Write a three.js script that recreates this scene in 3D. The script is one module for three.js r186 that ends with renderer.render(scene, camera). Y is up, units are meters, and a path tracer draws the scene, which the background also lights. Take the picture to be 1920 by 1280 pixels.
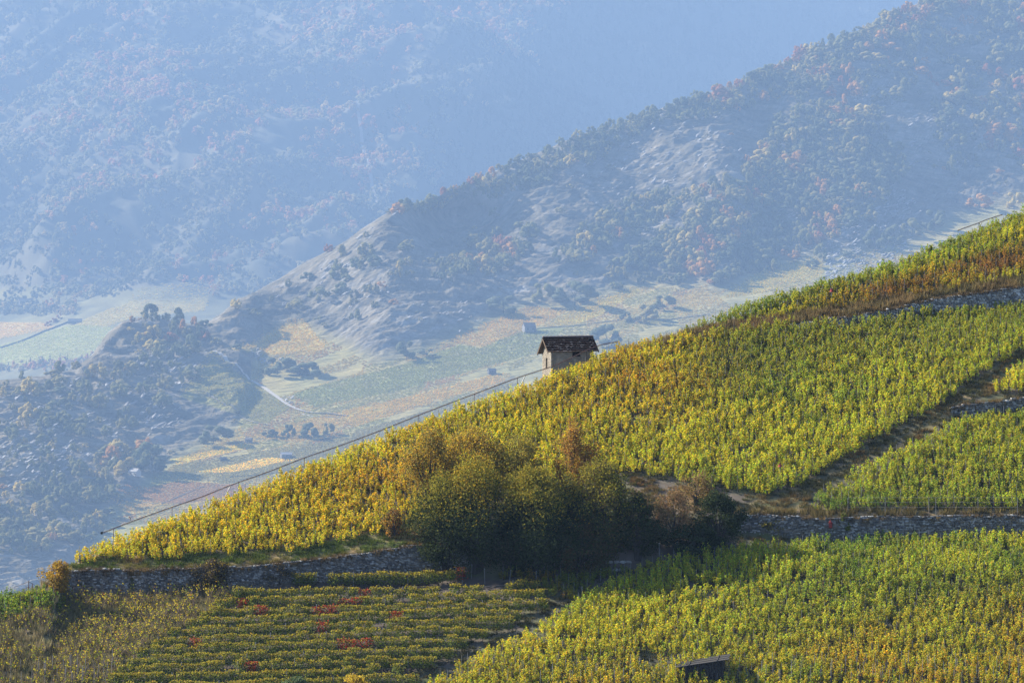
import * as THREE from 'three';
import { mergeGeometries } from 'three/addons/utils/BufferGeometryUtils.js';

// ------------------------------------------------------------------ camera, sky, sun, air, exposure
const scene = new THREE.Scene();
const F = 8000;                                  // focal length, counted in pixels of a 1920 x 1280 picture
const camera = new THREE.PerspectiveCamera(2 * Math.atan(640 / F) * 180 / Math.PI, 1920 / 1280, 1, 60000);
camera.position.set(0, 0, 0); camera.lookAt(0, 0, -1);
scene.add(camera);
const renderer = new THREE.WebGLRenderer({ antialias: true });
renderer.toneMapping = THREE.LinearToneMapping;
renderer.toneMappingExposure = 3.0;
renderer.shadowMap.enabled = true;

const SUN_AZ = 77 * Math.PI / 180, SUN_EL = 34 * Math.PI / 180;     // azimuth counted to the left of the view
const SUN = new THREE.Vector3(-Math.sin(SUN_AZ) * Math.cos(SUN_EL), Math.sin(SUN_EL), -Math.cos(SUN_AZ) * Math.cos(SUN_EL));
const sun = new THREE.DirectionalLight(new THREE.Color().setRGB(1, 0.92, 0.79), 5);
sun.position.copy(SUN).multiplyScalar(1000).add(new THREE.Vector3(0, 0, -370)); sun.target.position.set(0, 0, -370);
sun.castShadow = true; sun.shadow.mapSize.set(4096, 4096);
Object.assign(sun.shadow.camera, { left: -120, right: 120, top: 120, bottom: -120, near: 1, far: 3000 });
scene.add(sun, sun.target);

{ // clear autumn sky, paler towards the horizon and round the sun
  const W = 256, H = 128, data = new Float32Array(W * H * 4);
  for (let j = 0; j < H; j++) for (let i = 0; i < W; i++) {
    const el = ((j + 0.5) / H - 0.5) * Math.PI, az = ((i + 0.5) / W - 0.5) * 2 * Math.PI;
    const x = Math.cos(el) * Math.cos(az), y = Math.sin(el), z = Math.cos(el) * Math.sin(az);
    const c = x * SUN.x + y * SUN.y + z * SUN.z, up = Math.max(0, y), k = Math.pow(1 - up, 3), g = 0.55 * Math.exp((c - 1) * 6);
    const o = (j * W + i) * 4;
    data[o] = 0.040 + 0.075 * k + g * 0.24; data[o + 1] = 0.085 + 0.072 * k + g * 0.23; data[o + 2] = 0.185 + 0.045 * k + g * 0.22; data[o + 3] = 1;
  }
  const sky = new THREE.DataTexture(data, W, H, THREE.RGBAFormat, THREE.FloatType);
  sky.mapping = THREE.EquirectangularReflectionMapping; sky.magFilter = THREE.LinearFilter; sky.needsUpdate = true;
  scene.background = sky; scene.environment = sky;
}
scene.fog = new THREE.FogExp2(new THREE.Color().setRGB(0.405, 0.625, 1.0), 0.000070);

// ------------------------------------------------------------------ helpers
function rng(seed) { let s = seed >>> 0; return () => { s = (s + 0x6d2b79f5) >>> 0; let t = Math.imul(s ^ (s >>> 15), 1 | s); t = (t + Math.imul(t ^ (t >>> 7), 61 | t)) ^ t; return ((t ^ (t >>> 14)) >>> 0) / 4294967296; }; }
const clamp = (x, a = 0, b = 1) => x < a ? a : x > b ? b : x, lerp = (a, b, t) => a + (b - a) * t;
const smooth = (a, b, x) => { const t = clamp((x - a) / (b - a)); return t * t * (3 - 2 * t); };
function hash(i, j, k = 0) { let h = Math.imul(i, 374761393) ^ Math.imul(j, 668265263) ^ Math.imul(k, 2147483647 - 1640531); h = Math.imul(h ^ (h >>> 13), 1274126177); h ^= h >>> 16; return (h >>> 0) / 4294967296; }
function vnoise(x, y, k = 0) {
  const i = Math.floor(x), j = Math.floor(y), a = x - i, b = y - j, s = a * a * (3 - 2 * a), t = b * b * (3 - 2 * b);
  return lerp(lerp(hash(i, j, k), hash(i + 1, j, k), s), lerp(hash(i, j + 1, k), hash(i + 1, j + 1, k), s), t) * 2 - 1;
}
function fbm(x, y, o = 4, k = 0) { let s = 0, a = 0.5; for (let i = 0; i < o; i++) { s += a * vnoise(x, y, k + i); x = x * 2.03 + 11.3; y = y * 2.03 + 4.7; a *= 0.5; } return s; }
function ridged(x, y, o = 4, k = 0) { let s = 0, a = 0.5; for (let i = 0; i < o; i++) { s += a * (1 - 2 * Math.abs(vnoise(x, y, k + i))); x = x * 2.07 + 7.3; y = y * 2.07 + 1.7; a *= 0.5; } return s; }
function curve(pts) {                                                // piecewise linear function through [x, y] pairs, flat beyond its ends
  return (x) => {
    if (x <= pts[0][0]) return pts[0][1];
    for (let i = 1; i < pts.length; i++) if (x <= pts[i][0]) { const p = pts[i - 1], q = pts[i]; return p[1] + (q[1] - p[1]) * (x - p[0]) / (q[0] - p[0]); }
    return pts[pts.length - 1][1];
  };
}
function softCurve(pts, r) { const f = curve(pts); return (x) => (f(x - r) + f(x - r / 2) + 2 * f(x) + f(x + r / 2) + f(x + r)) / 6; }
function inside(poly, x, y) {
  let c = false;
  for (let i = 0, j = poly.length - 1; i < poly.length; j = i++) { const a = poly[i], b = poly[j]; if ((a[1] > y) !== (b[1] > y) && x < (b[0] - a[0]) * (y - a[1]) / (b[1] - a[1]) + a[0]) c = !c; }
  return c;
}
function edgeDist(poly, x, y) {                                      // signed: positive inside
  let m = 1e9;
  for (let i = 0, j = poly.length - 1; i < poly.length; j = i++) {
    const a = poly[j], b = poly[i], dx = b[0] - a[0], dy = b[1] - a[1], t = clamp(((x - a[0]) * dx + (y - a[1]) * dy) / (dx * dx + dy * dy));
    m = Math.min(m, Math.hypot(x - a[0] - dx * t, y - a[1] - dy * t));
  }
  return inside(poly, x, y) ? m : -m;
}
function lineDist(line, x, y) { let m = 1e9; for (let i = 1; i < line.length; i++) { const a = line[i - 1], b = line[i], dx = b[0] - a[0], dy = b[1] - a[1], t = clamp(((x - a[0]) * dx + (y - a[1]) * dy) / (dx * dx + dy * dy)); m = Math.min(m, Math.hypot(x - a[0] - dx * t, y - a[1] - dy * t)); } return m; }
const pixel = (x, y, d) => [960 + F * x / d, 640 - F * y / d];         // where a point stands in the picture; d = -z
const mixc = (a, b, t) => [lerp(a[0], b[0], t), lerp(a[1], b[1], t), lerp(a[2], b[2], t)];
const scalec = (a, s) => [a[0] * s, a[1] * s, a[2] * s];

// ------------------------------------------------------------------ naming
const taken = new Map();
function numbered(name) { const n = taken.get(name) ?? 0; taken.set(name, n + 1); return n ? name + '_' + String(n).padStart(3, '0') : name; }
function tag(o, label, category, group, kind) {
  if (label) o.userData.label = label; if (category) o.userData.category = category;
  if (group) o.userData.group = group; if (kind) o.userData.kind = kind;
  return o;
}
function thing(name, label, category, position, turn = 0, group) {
  const o = new THREE.Group(); o.name = numbered(name); o.position.set(...position); o.rotation.y = turn; scene.add(o);
  return tag(o, label, category, group);
}
function part(name, geometry, material, parent, kind) {
  const m = new THREE.Mesh(geometry, material); m.name = parent === scene ? numbered(name) : name; m.castShadow = m.receiveShadow = true; parent.add(m);
  if (kind) m.userData.kind = kind;
  return m;
}
function copies(name, geometry, material, list, parent, kind = 'stuff') {   // list of { m: Matrix4, c: [r, g, b] }
  const o = new THREE.InstancedMesh(geometry, material, list.length); o.name = parent === scene ? numbered(name) : name; o.castShadow = o.receiveShadow = true;
  const c = new THREE.Color();
  list.forEach((e, i) => { o.setMatrixAt(i, e.m); if (e.c) o.setColorAt(i, c.setRGB(...e.c)); });
  parent.add(o); o.userData.kind = kind;
  return o;
}
const Q = new THREE.Quaternion(), E = new THREE.Euler(), V3 = (x, y, z) => new THREE.Vector3(x, y, z);
const place = (x, y, z, ry, s, sy = s, rx = 0, rz = 0) => new THREE.Matrix4().compose(V3(x, y, z), new THREE.Quaternion().setFromEuler(E.set(rx, ry, rz)), V3(s, sy, s));

// ------------------------------------------------------------------ geometry makers
// A cloud of folded leaves: spots are [x, y, z, size, r, g, b]
function leaves(spots, R, fold = 0.35, upward = 0.3) {
  const n = spots.length, P = new Float32Array(n * 12), C = new Float32Array(n * 12), I = new Uint32Array(n * 6);
  const a = new THREE.Vector3(), b = new THREE.Vector3(), nn = new THREE.Vector3();
  for (let i = 0; i < n; i++) {
    const [x, y, z, s, r, g, bl] = spots[i];
    nn.set(R() * 2 - 1, R() * 2 - 1 + upward, R() * 2 - 1).normalize();
    a.set(R() * 2 - 1, R() * 2 - 1, R() * 2 - 1).cross(nn).normalize(); b.crossVectors(nn, a);
    const h = s * 0.5, f = s * fold;
    const v = [[a.x * h, a.y * h, a.z * h], [b.x * h * 0.9 + nn.x * f, b.y * h * 0.9 + nn.y * f, b.z * h * 0.9 + nn.z * f], [-a.x * h, -a.y * h, -a.z * h], [-b.x * h * 0.9 + nn.x * f, -b.y * h * 0.9 + nn.y * f, -b.z * h * 0.9 + nn.z * f]];
    for (let k = 0; k < 4; k++) { P.set([x + v[k][0], y + v[k][1], z + v[k][2]], i * 12 + k * 3); C.set([r, g, bl], i * 12 + k * 3); }
    I.set([i * 4, i * 4 + 1, i * 4 + 2, i * 4, i * 4 + 2, i * 4 + 3], i * 6);
  }
  const geo = new THREE.BufferGeometry();
  geo.setAttribute('position', new THREE.BufferAttribute(P, 3)); geo.setAttribute('color', new THREE.BufferAttribute(C, 3)); geo.setIndex(new THREE.BufferAttribute(I, 1));
  return geo;
}
function bar(p, q, r0, r1 = r0, sides = 5) {                         // a tapered rod from p to q
  const a = V3(...p), b = V3(...q), d = b.clone().sub(a), g = new THREE.CylinderGeometry(r1, r0, d.length(), sides, 1);
  g.applyQuaternion(Q.setFromUnitVectors(V3(0, 1, 0), d.normalize())); g.translate((a.x + b.x) / 2, (a.y + b.y) / 2, (a.z + b.z) / 2);
  return g;
}
function box(w, h, l, x = 0, y = 0, z = 0) { const g = new THREE.BoxGeometry(w, h, l); g.translate(x, y, z); return g; }
function sheet(cols, rows, at, colorOf) {                            // a grid surface; at(i, j) -> [x, y, z]
  const P = new Float32Array(cols * rows * 3), C = new Float32Array(cols * rows * 3), U = new Float32Array(cols * rows * 2), I = new Uint32Array((cols - 1) * (rows - 1) * 6);
  let n = 0;
  for (let j = 0; j < rows; j++) for (let i = 0; i < cols; i++) { const o = j * cols + i, p = at(i, j); P.set(p, o * 3); U[o * 2] = p[0]; U[o * 2 + 1] = p[1] - p[2]; }
  for (let j = 0; j < rows - 1; j++) for (let i = 0; i < cols - 1; i++) { const o = j * cols + i; I.set([o, o + 1, o + cols + 1, o, o + cols + 1, o + cols], n); n += 6; }
  const g = new THREE.BufferGeometry();
  g.setAttribute('position', new THREE.BufferAttribute(P, 3)); g.setAttribute('uv', new THREE.BufferAttribute(U, 2)); g.setIndex(new THREE.BufferAttribute(I, 1));
  g.computeVertexNormals();
  const N = g.attributes.normal.array;
  for (let j = 0; j < rows; j++) for (let i = 0; i < cols; i++) { const o = (j * cols + i) * 3; C.set(colorOf(i, j, P[o], P[o + 1], P[o + 2], [N[o], N[o + 1], N[o + 2]]), o); }
  g.setAttribute('color', new THREE.BufferAttribute(C, 3));
  return g;
}
const leafMaterial = (r, g, b, through = 0.5) => new THREE.MeshPhysicalMaterial({ color: new THREE.Color().setRGB(r, g, b), vertexColors: true, roughness: 1, specularIntensity: 0.4, clearcoat: 0.12, clearcoatRoughness: 0.35, transmission: through, thickness: 0, side: THREE.DoubleSide });
const LEAF = leafMaterial(1, 1, 1, 0.5), DULL_LEAF = leafMaterial(1, 1, 1, 0.3);
DULL_LEAF.clearcoat = 0; DULL_LEAF.specularIntensity = 0.15;
const matte = (r, g, b, rough = 0.95) => new THREE.MeshStandardMaterial({ color: new THREE.Color().setRGB(r, g, b), roughness: rough });
const WOOD = matte(0.06, 0.045, 0.035), STAKE = matte(0.17, 0.17, 0.175, 0.7), RUST = matte(0.10, 0.055, 0.045, 0.7), STEEL = matte(0.35, 0.36, 0.38, 0.5);
// a computed grain for rock and soil: layered, streaked noise, used as colour (around white) and as relief
function grain(seed, tile, streak, contrast) {
  const N = 512, c = new Uint8Array(N * N * 4), h = new Float32Array(N * N), wrap = (x, y, f, k) => { // noise that repeats every N pixels
    const i = Math.floor(x), j = Math.floor(y), a = x - i, b = y - j, s = a * a * (3 - 2 * a), t = b * b * (3 - 2 * b), m = (q) => ((q % f[0]) + f[0]) % f[0], n = (q) => ((q % f[1]) + f[1]) % f[1];
    return lerp(lerp(hash(m(i), n(j), k), hash(m(i + 1), n(j), k), s), lerp(hash(m(i), n(j + 1), k), hash(m(i + 1), n(j + 1), k), s), t) * 2 - 1;
  };
  for (let j = 0; j < N; j++) for (let i = 0; i < N; i++) { let v = 0, a = 0.5; for (let o = 0; o < 5; o++) { const fx = 6 << o, fy = Math.round(6 * streak) << o; v += a * (1 - 2 * Math.abs(wrap(i / N * fx, j / N * fy, [fx, fy], seed + o))); a *= 0.62; } h[j * N + i] = v; }
  for (let i = 0; i < N * N; i++) { const q = Math.round(255 * Math.pow(clamp(0.62 + h[i] * contrast), 1 / 2.2)); c.set([q, q, q, 255], i * 4); }
  const t = new THREE.DataTexture(c, N, N); t.wrapS = t.wrapT = THREE.RepeatWrapping; t.magFilter = THREE.LinearFilter; t.repeat.set(1 / tile, 1 / tile); t.rotation = 0.42; t.needsUpdate = true;
  return t;
}
const hillGrainC = grain(51, 250, 3, 0.42), hillGrainB = grain(57, 290, 3, 0.5); hillGrainC.colorSpace = THREE.SRGBColorSpace;
const ROCKY = new THREE.MeshStandardMaterial({ vertexColors: true, roughness: 0.95, map: hillGrainC, bumpMap: hillGrainB, bumpScale: 6 });
const TINTED = new THREE.MeshStandardMaterial({ vertexColors: true, roughness: 0.95 });
// ------------------------------------------------------------------ the vineyard hillside (metres; d counts away from the camera)
const SLOPE = 0.56, FOOT = 330, FOOT_Y = -26.4;
const planeD = (v) => (-FOOT_Y + SLOPE * FOOT) / (SLOPE + (v - 640) / F);     // distance of the bare slope at a picture row
const planeY = (d) => FOOT_Y + SLOPE * (d - FOOT);
const plan = (u, v) => { const d = planeD(v); return [(u - 960) / F * d, d]; };
const crestPx = [[-400, 1250], [0, 1132], [60, 1116], [95, 1082], [130, 1058], [200, 1029], [320, 986], [420, 950], [520, 911], [600, 876], [700, 837], [800, 797], [900, 765], [1000, 732], [1060, 708], [1100, 691], [1150, 668], [1200, 648], [1300, 618], [1400, 584], [1500, 556], [1600, 526], [1700, 496], [1800, 456], [1860, 430], [1920, 408], [2000, 378], [2300, 300]];
const crestLine = crestPx.map(([u, v]) => plan(u, v));
const crestD = softCurve(crestLine, 1.2);
// dry stone walls: [u, v of the top edge, height in metres]
const wallDefs = {
  grass: [[112, 1072, 1.2], [128, 1071, 1.9], [250, 1071, 1.9], [400, 1066, 1.7], [460, 1064, 1.5], [560, 1052, 1.5], [700, 1037, 1.8], [800, 1024, 2.0], [840, 1030, 1.8], [1000, 1040, 1.2], [1200, 1040, 0.9], [1260, 1030, 0.2]],
  lower: [[1340, 970, 0.2], [1390, 968, 1.3], [1560, 974, 1.7], [1700, 972, 1.6], [1920, 970, 1.5], [2060, 968, 1.5]],
  path: [[1240, 652, 0.05], [1470, 612, 0.1], [1510, 606, 0.35], [1600, 594, 0.6], [1700, 574, 0.8], [1750, 562, 1.1], [1850, 549, 1.5], [1920, 539, 1.8], [2060, 520, 1.8]],
  short: [[1780, 766, 0.15], [1805, 760, 0.9], [1850, 757, 1.1], [1920, 750, 1.2], [2060, 744, 1.2]],
};
const walls = Object.entries(wallDefs).map(([name, pts]) => {
  const line = pts.map(([u, v, h]) => [...plan(u, v), h]);
  return { name, line, x0: line[0][0], x1: line[line.length - 1][0], d: curve(line.map(([x, d]) => [x, d])), h: curve(line.map(([x, , h]) => [x, h])), run: name === 'grass' ? 14 : 9 };
});
const rim = 0.3;                                                      // how far a wall's own step is spread
function nearY(x, d) {
  const dc = crestD(x);
  let y = planeY(Math.min(d, dc));
  y += 0.22 * fbm(x / 9, d / 9, 3, 5) + 0.05 * fbm(x / 1.3, d / 1.3, 2, 9);
  if (d > dc - 2) { const q = d - dc + 2; y = planeY(Math.min(d, dc)) - 0.5 * Math.max(0, d - dc) - (q < 6 ? 0.03 * q * q : 1.08 + 0.36 * (q - 6)) + 0.12 * fbm(x / 4, d / 4, 2, 7); }
  for (const w of walls) {
    if (x < w.x0 || x > w.x1) continue;
    const front = w.d(x) - d;                                         // metres in front of the wall
    if (front > 0 && front < w.run) { const k = front < rim ? front / rim : 1 - smooth(rim, w.run, front); y -= w.h(x) * k; }
    else if (front <= 0 && front > -2.5) y += 0.14 * (1 + front / 2.5) * Math.min(1, w.h(x));
  }
  return y;
}
function nearHit(u, v) {                                              // the slope's point seen at a picture position
  const s = (640 - v) / F;
  let d = 300, step = 0.5;
  for (; d < 440; d += step) if (nearY((u - 960) / F * d, d) > s * d) break;
  let a = d - step, b = d;
  for (let i = 0; i < 12; i++) { const m = (a + b) / 2; if (nearY((u - 960) / F * m, m) > s * m) b = m; else a = m; }
  return [(u - 960) / F * b, nearY((u - 960) / F * b, b), -b];
}

// zones of the slope, as outlines in picture positions of the ground
const Zone = {
  lane: [[1960, 655], [1830, 738], [1745, 792], [1650, 842], [1565, 888], [1495, 935], [1380, 956]],
  rightBlock: [[1508, 964], [1560, 922], [1650, 877], [1740, 832], [1790, 803], [1830, 792], [1920, 786], [2080, 780], [2080, 964]],
  smallBlock: [[1836, 750], [1842, 724], [1900, 700], [2080, 650], [2080, 738], [1920, 742]],
  field: [[720, 1360], [790, 1306], [900, 1240], [1000, 1192], [1090, 1135], [1180, 1082], [1260, 1056], [1400, 1036], [1560, 1026], [1920, 1012], [2080, 1008], [2080, 1360]],
  sparse: [[-200, 1176], [0, 1172], [60, 1150], [125, 1122], [250, 1118], [420, 1112], [440, 1122], [410, 1145], [330, 1185], [270, 1220], [215, 1275], [160, 1360], [-200, 1360]],
  corner: [[-200, 1190], [-60, 1160], [0, 1136], [70, 1118], [118, 1118], [118, 1146], [60, 1160], [0, 1172], [-200, 1200]],
  thicket: [[762, 985], [800, 930], [870, 905], [960, 905], [1080, 905], [1180, 930], [1235, 970], [1330, 950], [1392, 968], [1392, 1012], [1240, 1040], [1180, 1060], [1010, 1062], [840, 1050], [800, 1020]],
  bare: [[1180, 890], [1250, 904], [1340, 924], [1440, 934], [1500, 930], [1500, 962], [1390, 966], [1330, 960], [1200, 960]],
  rows: [[560, 1078], [870, 1078], [1010, 1100], [1020, 1125], [960, 1160], [885, 1198], [800, 1238], [740, 1290], [180, 1290], [230, 1250], [300, 1200], [400, 1130], [450, 1100]],
};
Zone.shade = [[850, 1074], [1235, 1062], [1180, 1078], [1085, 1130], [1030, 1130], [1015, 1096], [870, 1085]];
const pathV = curve([[-100, 2000], [1040, 700], [1110, 668], [1240, 645], [1500, 602], [1700, 571], [1760, 560], [1850, 545], [1920, 534], [2080, 508]]);
const mainFootV = curve([[-100, 1060], [130, 1058], [300, 1052], [420, 1046], [560, 1036], [640, 1020], [700, 1008], [760, 985], [800, 925], [1180, 890], [1250, 902], [1340, 922], [1440, 932], [1505, 926], [1565, 872], [1650, 826], [1745, 776], [1830, 716], [1960, 632], [2080, 560]]);

const straw = [0.30, 0.20, 0.085], soil = [0.115, 0.092, 0.075], turf = [0.085, 0.10, 0.03], dim = [0.05, 0.048, 0.032];
function nearColor(x, y, d) {
  const [u, v] = pixel(x, y, d), n = fbm(x / 1.6, d / 1.6, 3, 21), n2 = fbm(x / 0.35, d / 0.35, 2, 31);
  let c = mixc(soil, turf, clamp(0.35 + n * 1.2));
  if (u > 1080 && Math.abs(v - pathV(u)) < 26) c = mixc(c, straw, clamp(0.9 - Math.abs(v - pathV(u) + 4) / 26 + n * 0.5));
  if (u < 830 && v > mainFootV(u) - 12 && v < 1074) c = mixc(mixc(turf, straw, clamp(0.35 + n * 1.6 + (v - mainFootV(u)) / 40 * 0.5)), soil, clamp(n2 * 0.8));
  if (inside(Zone.bare, u, v)) c = mixc(mixc(soil, [0.12, 0.10, 0.075], 0.6), straw, clamp(n * 1.6 + (v - 925) / 45));
  if (lineDist(Zone.lane, u, v) < 20) c = mixc(mixc(soil, turf, clamp(0.6 + n)), straw, clamp(n2 * 1.2));
  if (inside(Zone.rows, u, v)) c = mixc([0.05, 0.04, 0.033], [0.10, 0.08, 0.066], clamp(0.5 + n));
  if (inside(Zone.sparse, u, v)) c = mixc([0.17, 0.14, 0.09], [0.11, 0.11, 0.065], clamp(0.5 + n * 1.4));
  if (v > 955 && v < 985 && u > 1380) c = mixc(c, straw, 0.55);
  return scalec(c, 1 + 0.5 * n2);
}
{
  const X0 = -72, X1 = 72, D0 = 296, D1 = 425, cols = 330, rows = 380;
  const g = sheet(cols, rows, (i, j) => { const x = lerp(X0, X1, i / (cols - 1)), d = lerp(D0, D1, j / (rows - 1)); return [x, nearY(x, d), -d]; }, (i, j, x, y, z) => nearColor(x, y, -z));
  tag(part('vineyard_hillside', g, TINTED, scene, 'structure'), 'steep vineyard hillside with soil, grass paths and terraces');
}

// ------------------------------------------------------------------ the rocky hill across the valley
const hillTop = softCurve([[-300, 790], [0, 716], [90, 706], [140, 694], [172, 668], [200, 630], [232, 602], [262, 596], [300, 596], [345, 606], [385, 606], [430, 574], [540, 512], [640, 458], [700, 420], [728, 402], [800, 378], [860, 350], [960, 306], [1060, 264], [1160, 234], [1280, 192], [1400, 150], [1480, 112], [1600, 62], [1740, 2], [1920, -72], [2300, -230]], 8);
const hillFoot = softCurve([[-300, 1500], [0, 1250], [130, 1080], [200, 985], [260, 920], [300, 880], [330, 855], [450, 800], [470, 770], [340, 745], [360, 690], [400, 640], [480, 636], [560, 606], [630, 642], [700, 680], [770, 662], [870, 620], [960, 576], [1060, 570], [1110, 556], [1200, 530], [1360, 540], [1440, 492], [1530, 484], [1600, 476], [1720, 436], [1830, 392], [1920, 372], [2300, 260]], 22);
const HILL_COLS = 1150, HILL_ROWS = 470, HILL_U0 = -330, HILL_U1 = 2250, HILL_V0 = 1220;
const hillD = new Float32Array(HILL_COLS * HILL_ROWS), hillV = new Float32Array(HILL_COLS * HILL_ROWS);
for (let i = 0; i < HILL_COLS; i++) {
  const u = lerp(HILL_U0, HILL_U1, i / (HILL_COLS - 1)), top = hillTop(u), foot = hillFoot(u);
  let d = 6900, pv = HILL_V0;
  for (let j = 0; j < HILL_ROWS; j++) {
    const v = lerp(HILL_V0, top, j / (HILL_ROWS - 1)), m = (v + pv) / 2, rise = 0.26 + lerp(0.06, 0.30, smooth(420, 820, u)) * smooth(40, -70, m - foot) - 0.16 * smooth(26, 0, m - top);
    d += (pv - v) * (d / F) / Math.max(0.06, rise - (640 - m) / F);
    hillD[j * HILL_COLS + i] = d + 260 * Math.exp(-Math.pow((u - 850) / 95, 2)) * smooth(340, 420, v) * smooth(560, 440, v); hillV[j * HILL_COLS + i] = v; pv = v;
  }
}
for (let pass = 0; pass < 16; pass++) for (let j = 0; j < HILL_ROWS; j++) {       // even out the steps between neighbouring columns
  const row = hillD.slice(j * HILL_COLS, (j + 1) * HILL_COLS);
  for (let i = 3; i < HILL_COLS - 3; i++) hillD[j * HILL_COLS + i] = (row[i - 3] + row[i - 1] * 2 + row[i] * 2 + row[i + 1] * 2 + row[i + 3]) / 8;
}
function hillGrid(u, v) {                                            // distance of the smooth hill at a picture position
  const fi = clamp((u - HILL_U0) / (HILL_U1 - HILL_U0)) * (HILL_COLS - 1), i = Math.min(HILL_COLS - 2, Math.floor(fi)), top = hillTop(u), fj = clamp((HILL_V0 - v) / (HILL_V0 - top)) * (HILL_ROWS - 1), j = Math.min(HILL_ROWS - 2, Math.floor(fj)), a = fi - i, b = fj - j;
  return lerp(lerp(hillD[j * HILL_COLS + i], hillD[j * HILL_COLS + i + 1], a), lerp(hillD[(j + 1) * HILL_COLS + i], hillD[(j + 1) * HILL_COLS + i + 1], a), b);
}
const rocky = (u, v) => smooth(20, -30, v - hillFoot(u));
function hillRelief(x, d, rock) {                                    // gullies and ledges, in metres
  x /= 3.3; d /= 3.3;
  const a = x * 0.80 + d * 0.60, b = -x * 0.60 + d * 0.80;
  return 3.3 * rock * (7 * ridged(a / 130, b / 60, 3, 41) + 3.2 * ridged(a / 34, b / 15, 3, 51) + 1.9 * ridged(a / 11, b / 4.2, 3, 61)) + (1 - rock) * 5 * fbm(x / 60, d / 60, 3, 71);
}
const hillRock = (u, v) => rocky(u, v) * (1 - 0.75 * smooth(26, 0, v - hillTop(u)));
function hillPoint(u, v) { const d = hillGrid(u, v), x = (u - 960) / F * d; return [x, (640 - v) / F * d + hillRelief(x, d, hillRock(u, v)), -d]; }
const fieldOf = (label, tone, poly) => ({ label, tone, poly, u0: Math.min(...poly.map((p) => p[0])), u1: Math.max(...poly.map((p) => p[0])), v0: Math.min(...poly.map((p) => p[1])), v1: Math.max(...poly.map((p) => p[1])) });
const hillFields = [
  fieldOf('yellow vineyard under the right end of the central wood', [0.44, 0.37, 0.05], [[1350, 560], [1440, 500], [1530, 484], [1550, 500], [1540, 520], [1440, 548]]),
  fieldOf('small tan vineyard left of the yellow one under the wood', [0.42, 0.32, 0.07], [[1255, 562], [1330, 535], [1312, 560], [1262, 574]]),
  fieldOf('long yellow vineyard rising behind the hut roof', [0.46, 0.38, 0.06], [[1022, 614], [1060, 590], [1190, 538], [1202, 545], [1130, 590], [1080, 608]]),
  fieldOf('tan vineyard with upright rows left of the hut roof', [0.46, 0.34, 0.07], [[838, 640], [990, 575], [1070, 580], [1010, 612], [900, 652]]),
  fieldOf('bright yellow narrow vineyard strip beside the lone dark tree', [0.62, 0.50, 0.06], [[318, 862], [460, 830], [472, 838], [330, 870]]),
  fieldOf('second bright yellow vineyard strip left of the grey field shed', [0.62, 0.50, 0.06], [[365, 884], [500, 858], [570, 862], [440, 884]]),
  fieldOf('golden vineyard above the monorail track at mid slope', [0.48, 0.36, 0.06], [[640, 772], [800, 735], [930, 700], [950, 712], [800, 760], [660, 802]]),
  fieldOf('golden-tan vineyard behind the row of dark field trees', [0.46, 0.34, 0.07], [[470, 818], [620, 775], [700, 774], [560, 830]]),
  fieldOf('broad pale green vineyard right of the farm road', [0.26, 0.27, 0.06], [[545, 740], [600, 722], [760, 682], [960, 612], [1060, 614], [1010, 660], [900, 690], [760, 730], [590, 765]]),
  fieldOf('green-yellow vineyard in the bend of the farm road', [0.29, 0.27, 0.055], [[335, 745], [398, 672], [480, 718], [545, 764], [500, 795], [440, 775]]),
  fieldOf('golden vineyard under the rocky spur above the farm road', [0.50, 0.37, 0.06], [[430, 655], [480, 640], [540, 605], [570, 600], [610, 650], [590, 665], [500, 665]]),
  fieldOf('wide green-brown vineyard round the grey field shed', [0.27, 0.24, 0.06], [[322, 872], [600, 830], [900, 740], [960, 705], [985, 715], [760, 805], [560, 885], [420, 906], [330, 892]]),
  fieldOf('red-brown vineyard terraces right of the white house', [0.34, 0.21, 0.06], [[212, 930], [330, 902], [480, 910], [440, 932], [330, 948]]),
  fieldOf('small tan vineyard below the white house', [0.46, 0.34, 0.08], [[205, 948], [280, 936], [305, 946], [240, 964]]),
];
function hillColor(x, y, z, n) {
  const d = -z, [u, v] = pixel(x, y, d), r = rocky(u, v), a = x * 0.24 + d * 0.18, b = -x * 0.18 + d * 0.24;
  const f = fbm(x / 100, d / 100, 4, 81), g = ridged(a / 22, b / 5, 4, 91), k = fbm(x / 15, d / 15, 3, 95), steep = smooth(0.80, 0.55, n[1]);
  let c = mixc([0.13, 0.112, 0.07], [0.25, 0.205, 0.125], clamp(0.5 + f * 1.3 + k * 0.5));
  c = mixc(c, [0.33, 0.315, 0.28], clamp(steep * 0.8 + smooth(0.42, 0.75, g) * 0.9) * (0.4 + 0.6 * clamp(0.5 + f * 2)));
  c = mixc(c, [0.045, 0.05, 0.04], clamp(smooth(0.15, -0.35, g) * 0.7 + smooth(0.1, 0.4, k) * 0.4));
  let field = mixc([0.44, 0.36, 0.12], [0.34, 0.31, 0.105], clamp(0.5 + f * 1.5));
  for (const q of hillFields) if (u > q.u0 && u < q.u1 && v > q.v0 && v < q.v1 && inside(q.poly, u, v)) return mixc(scalec(q.tone, 1.0), [0.28, 0.23, 0.10], clamp(0.2 + k));
  return mixc(field, c, r);
}
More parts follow.
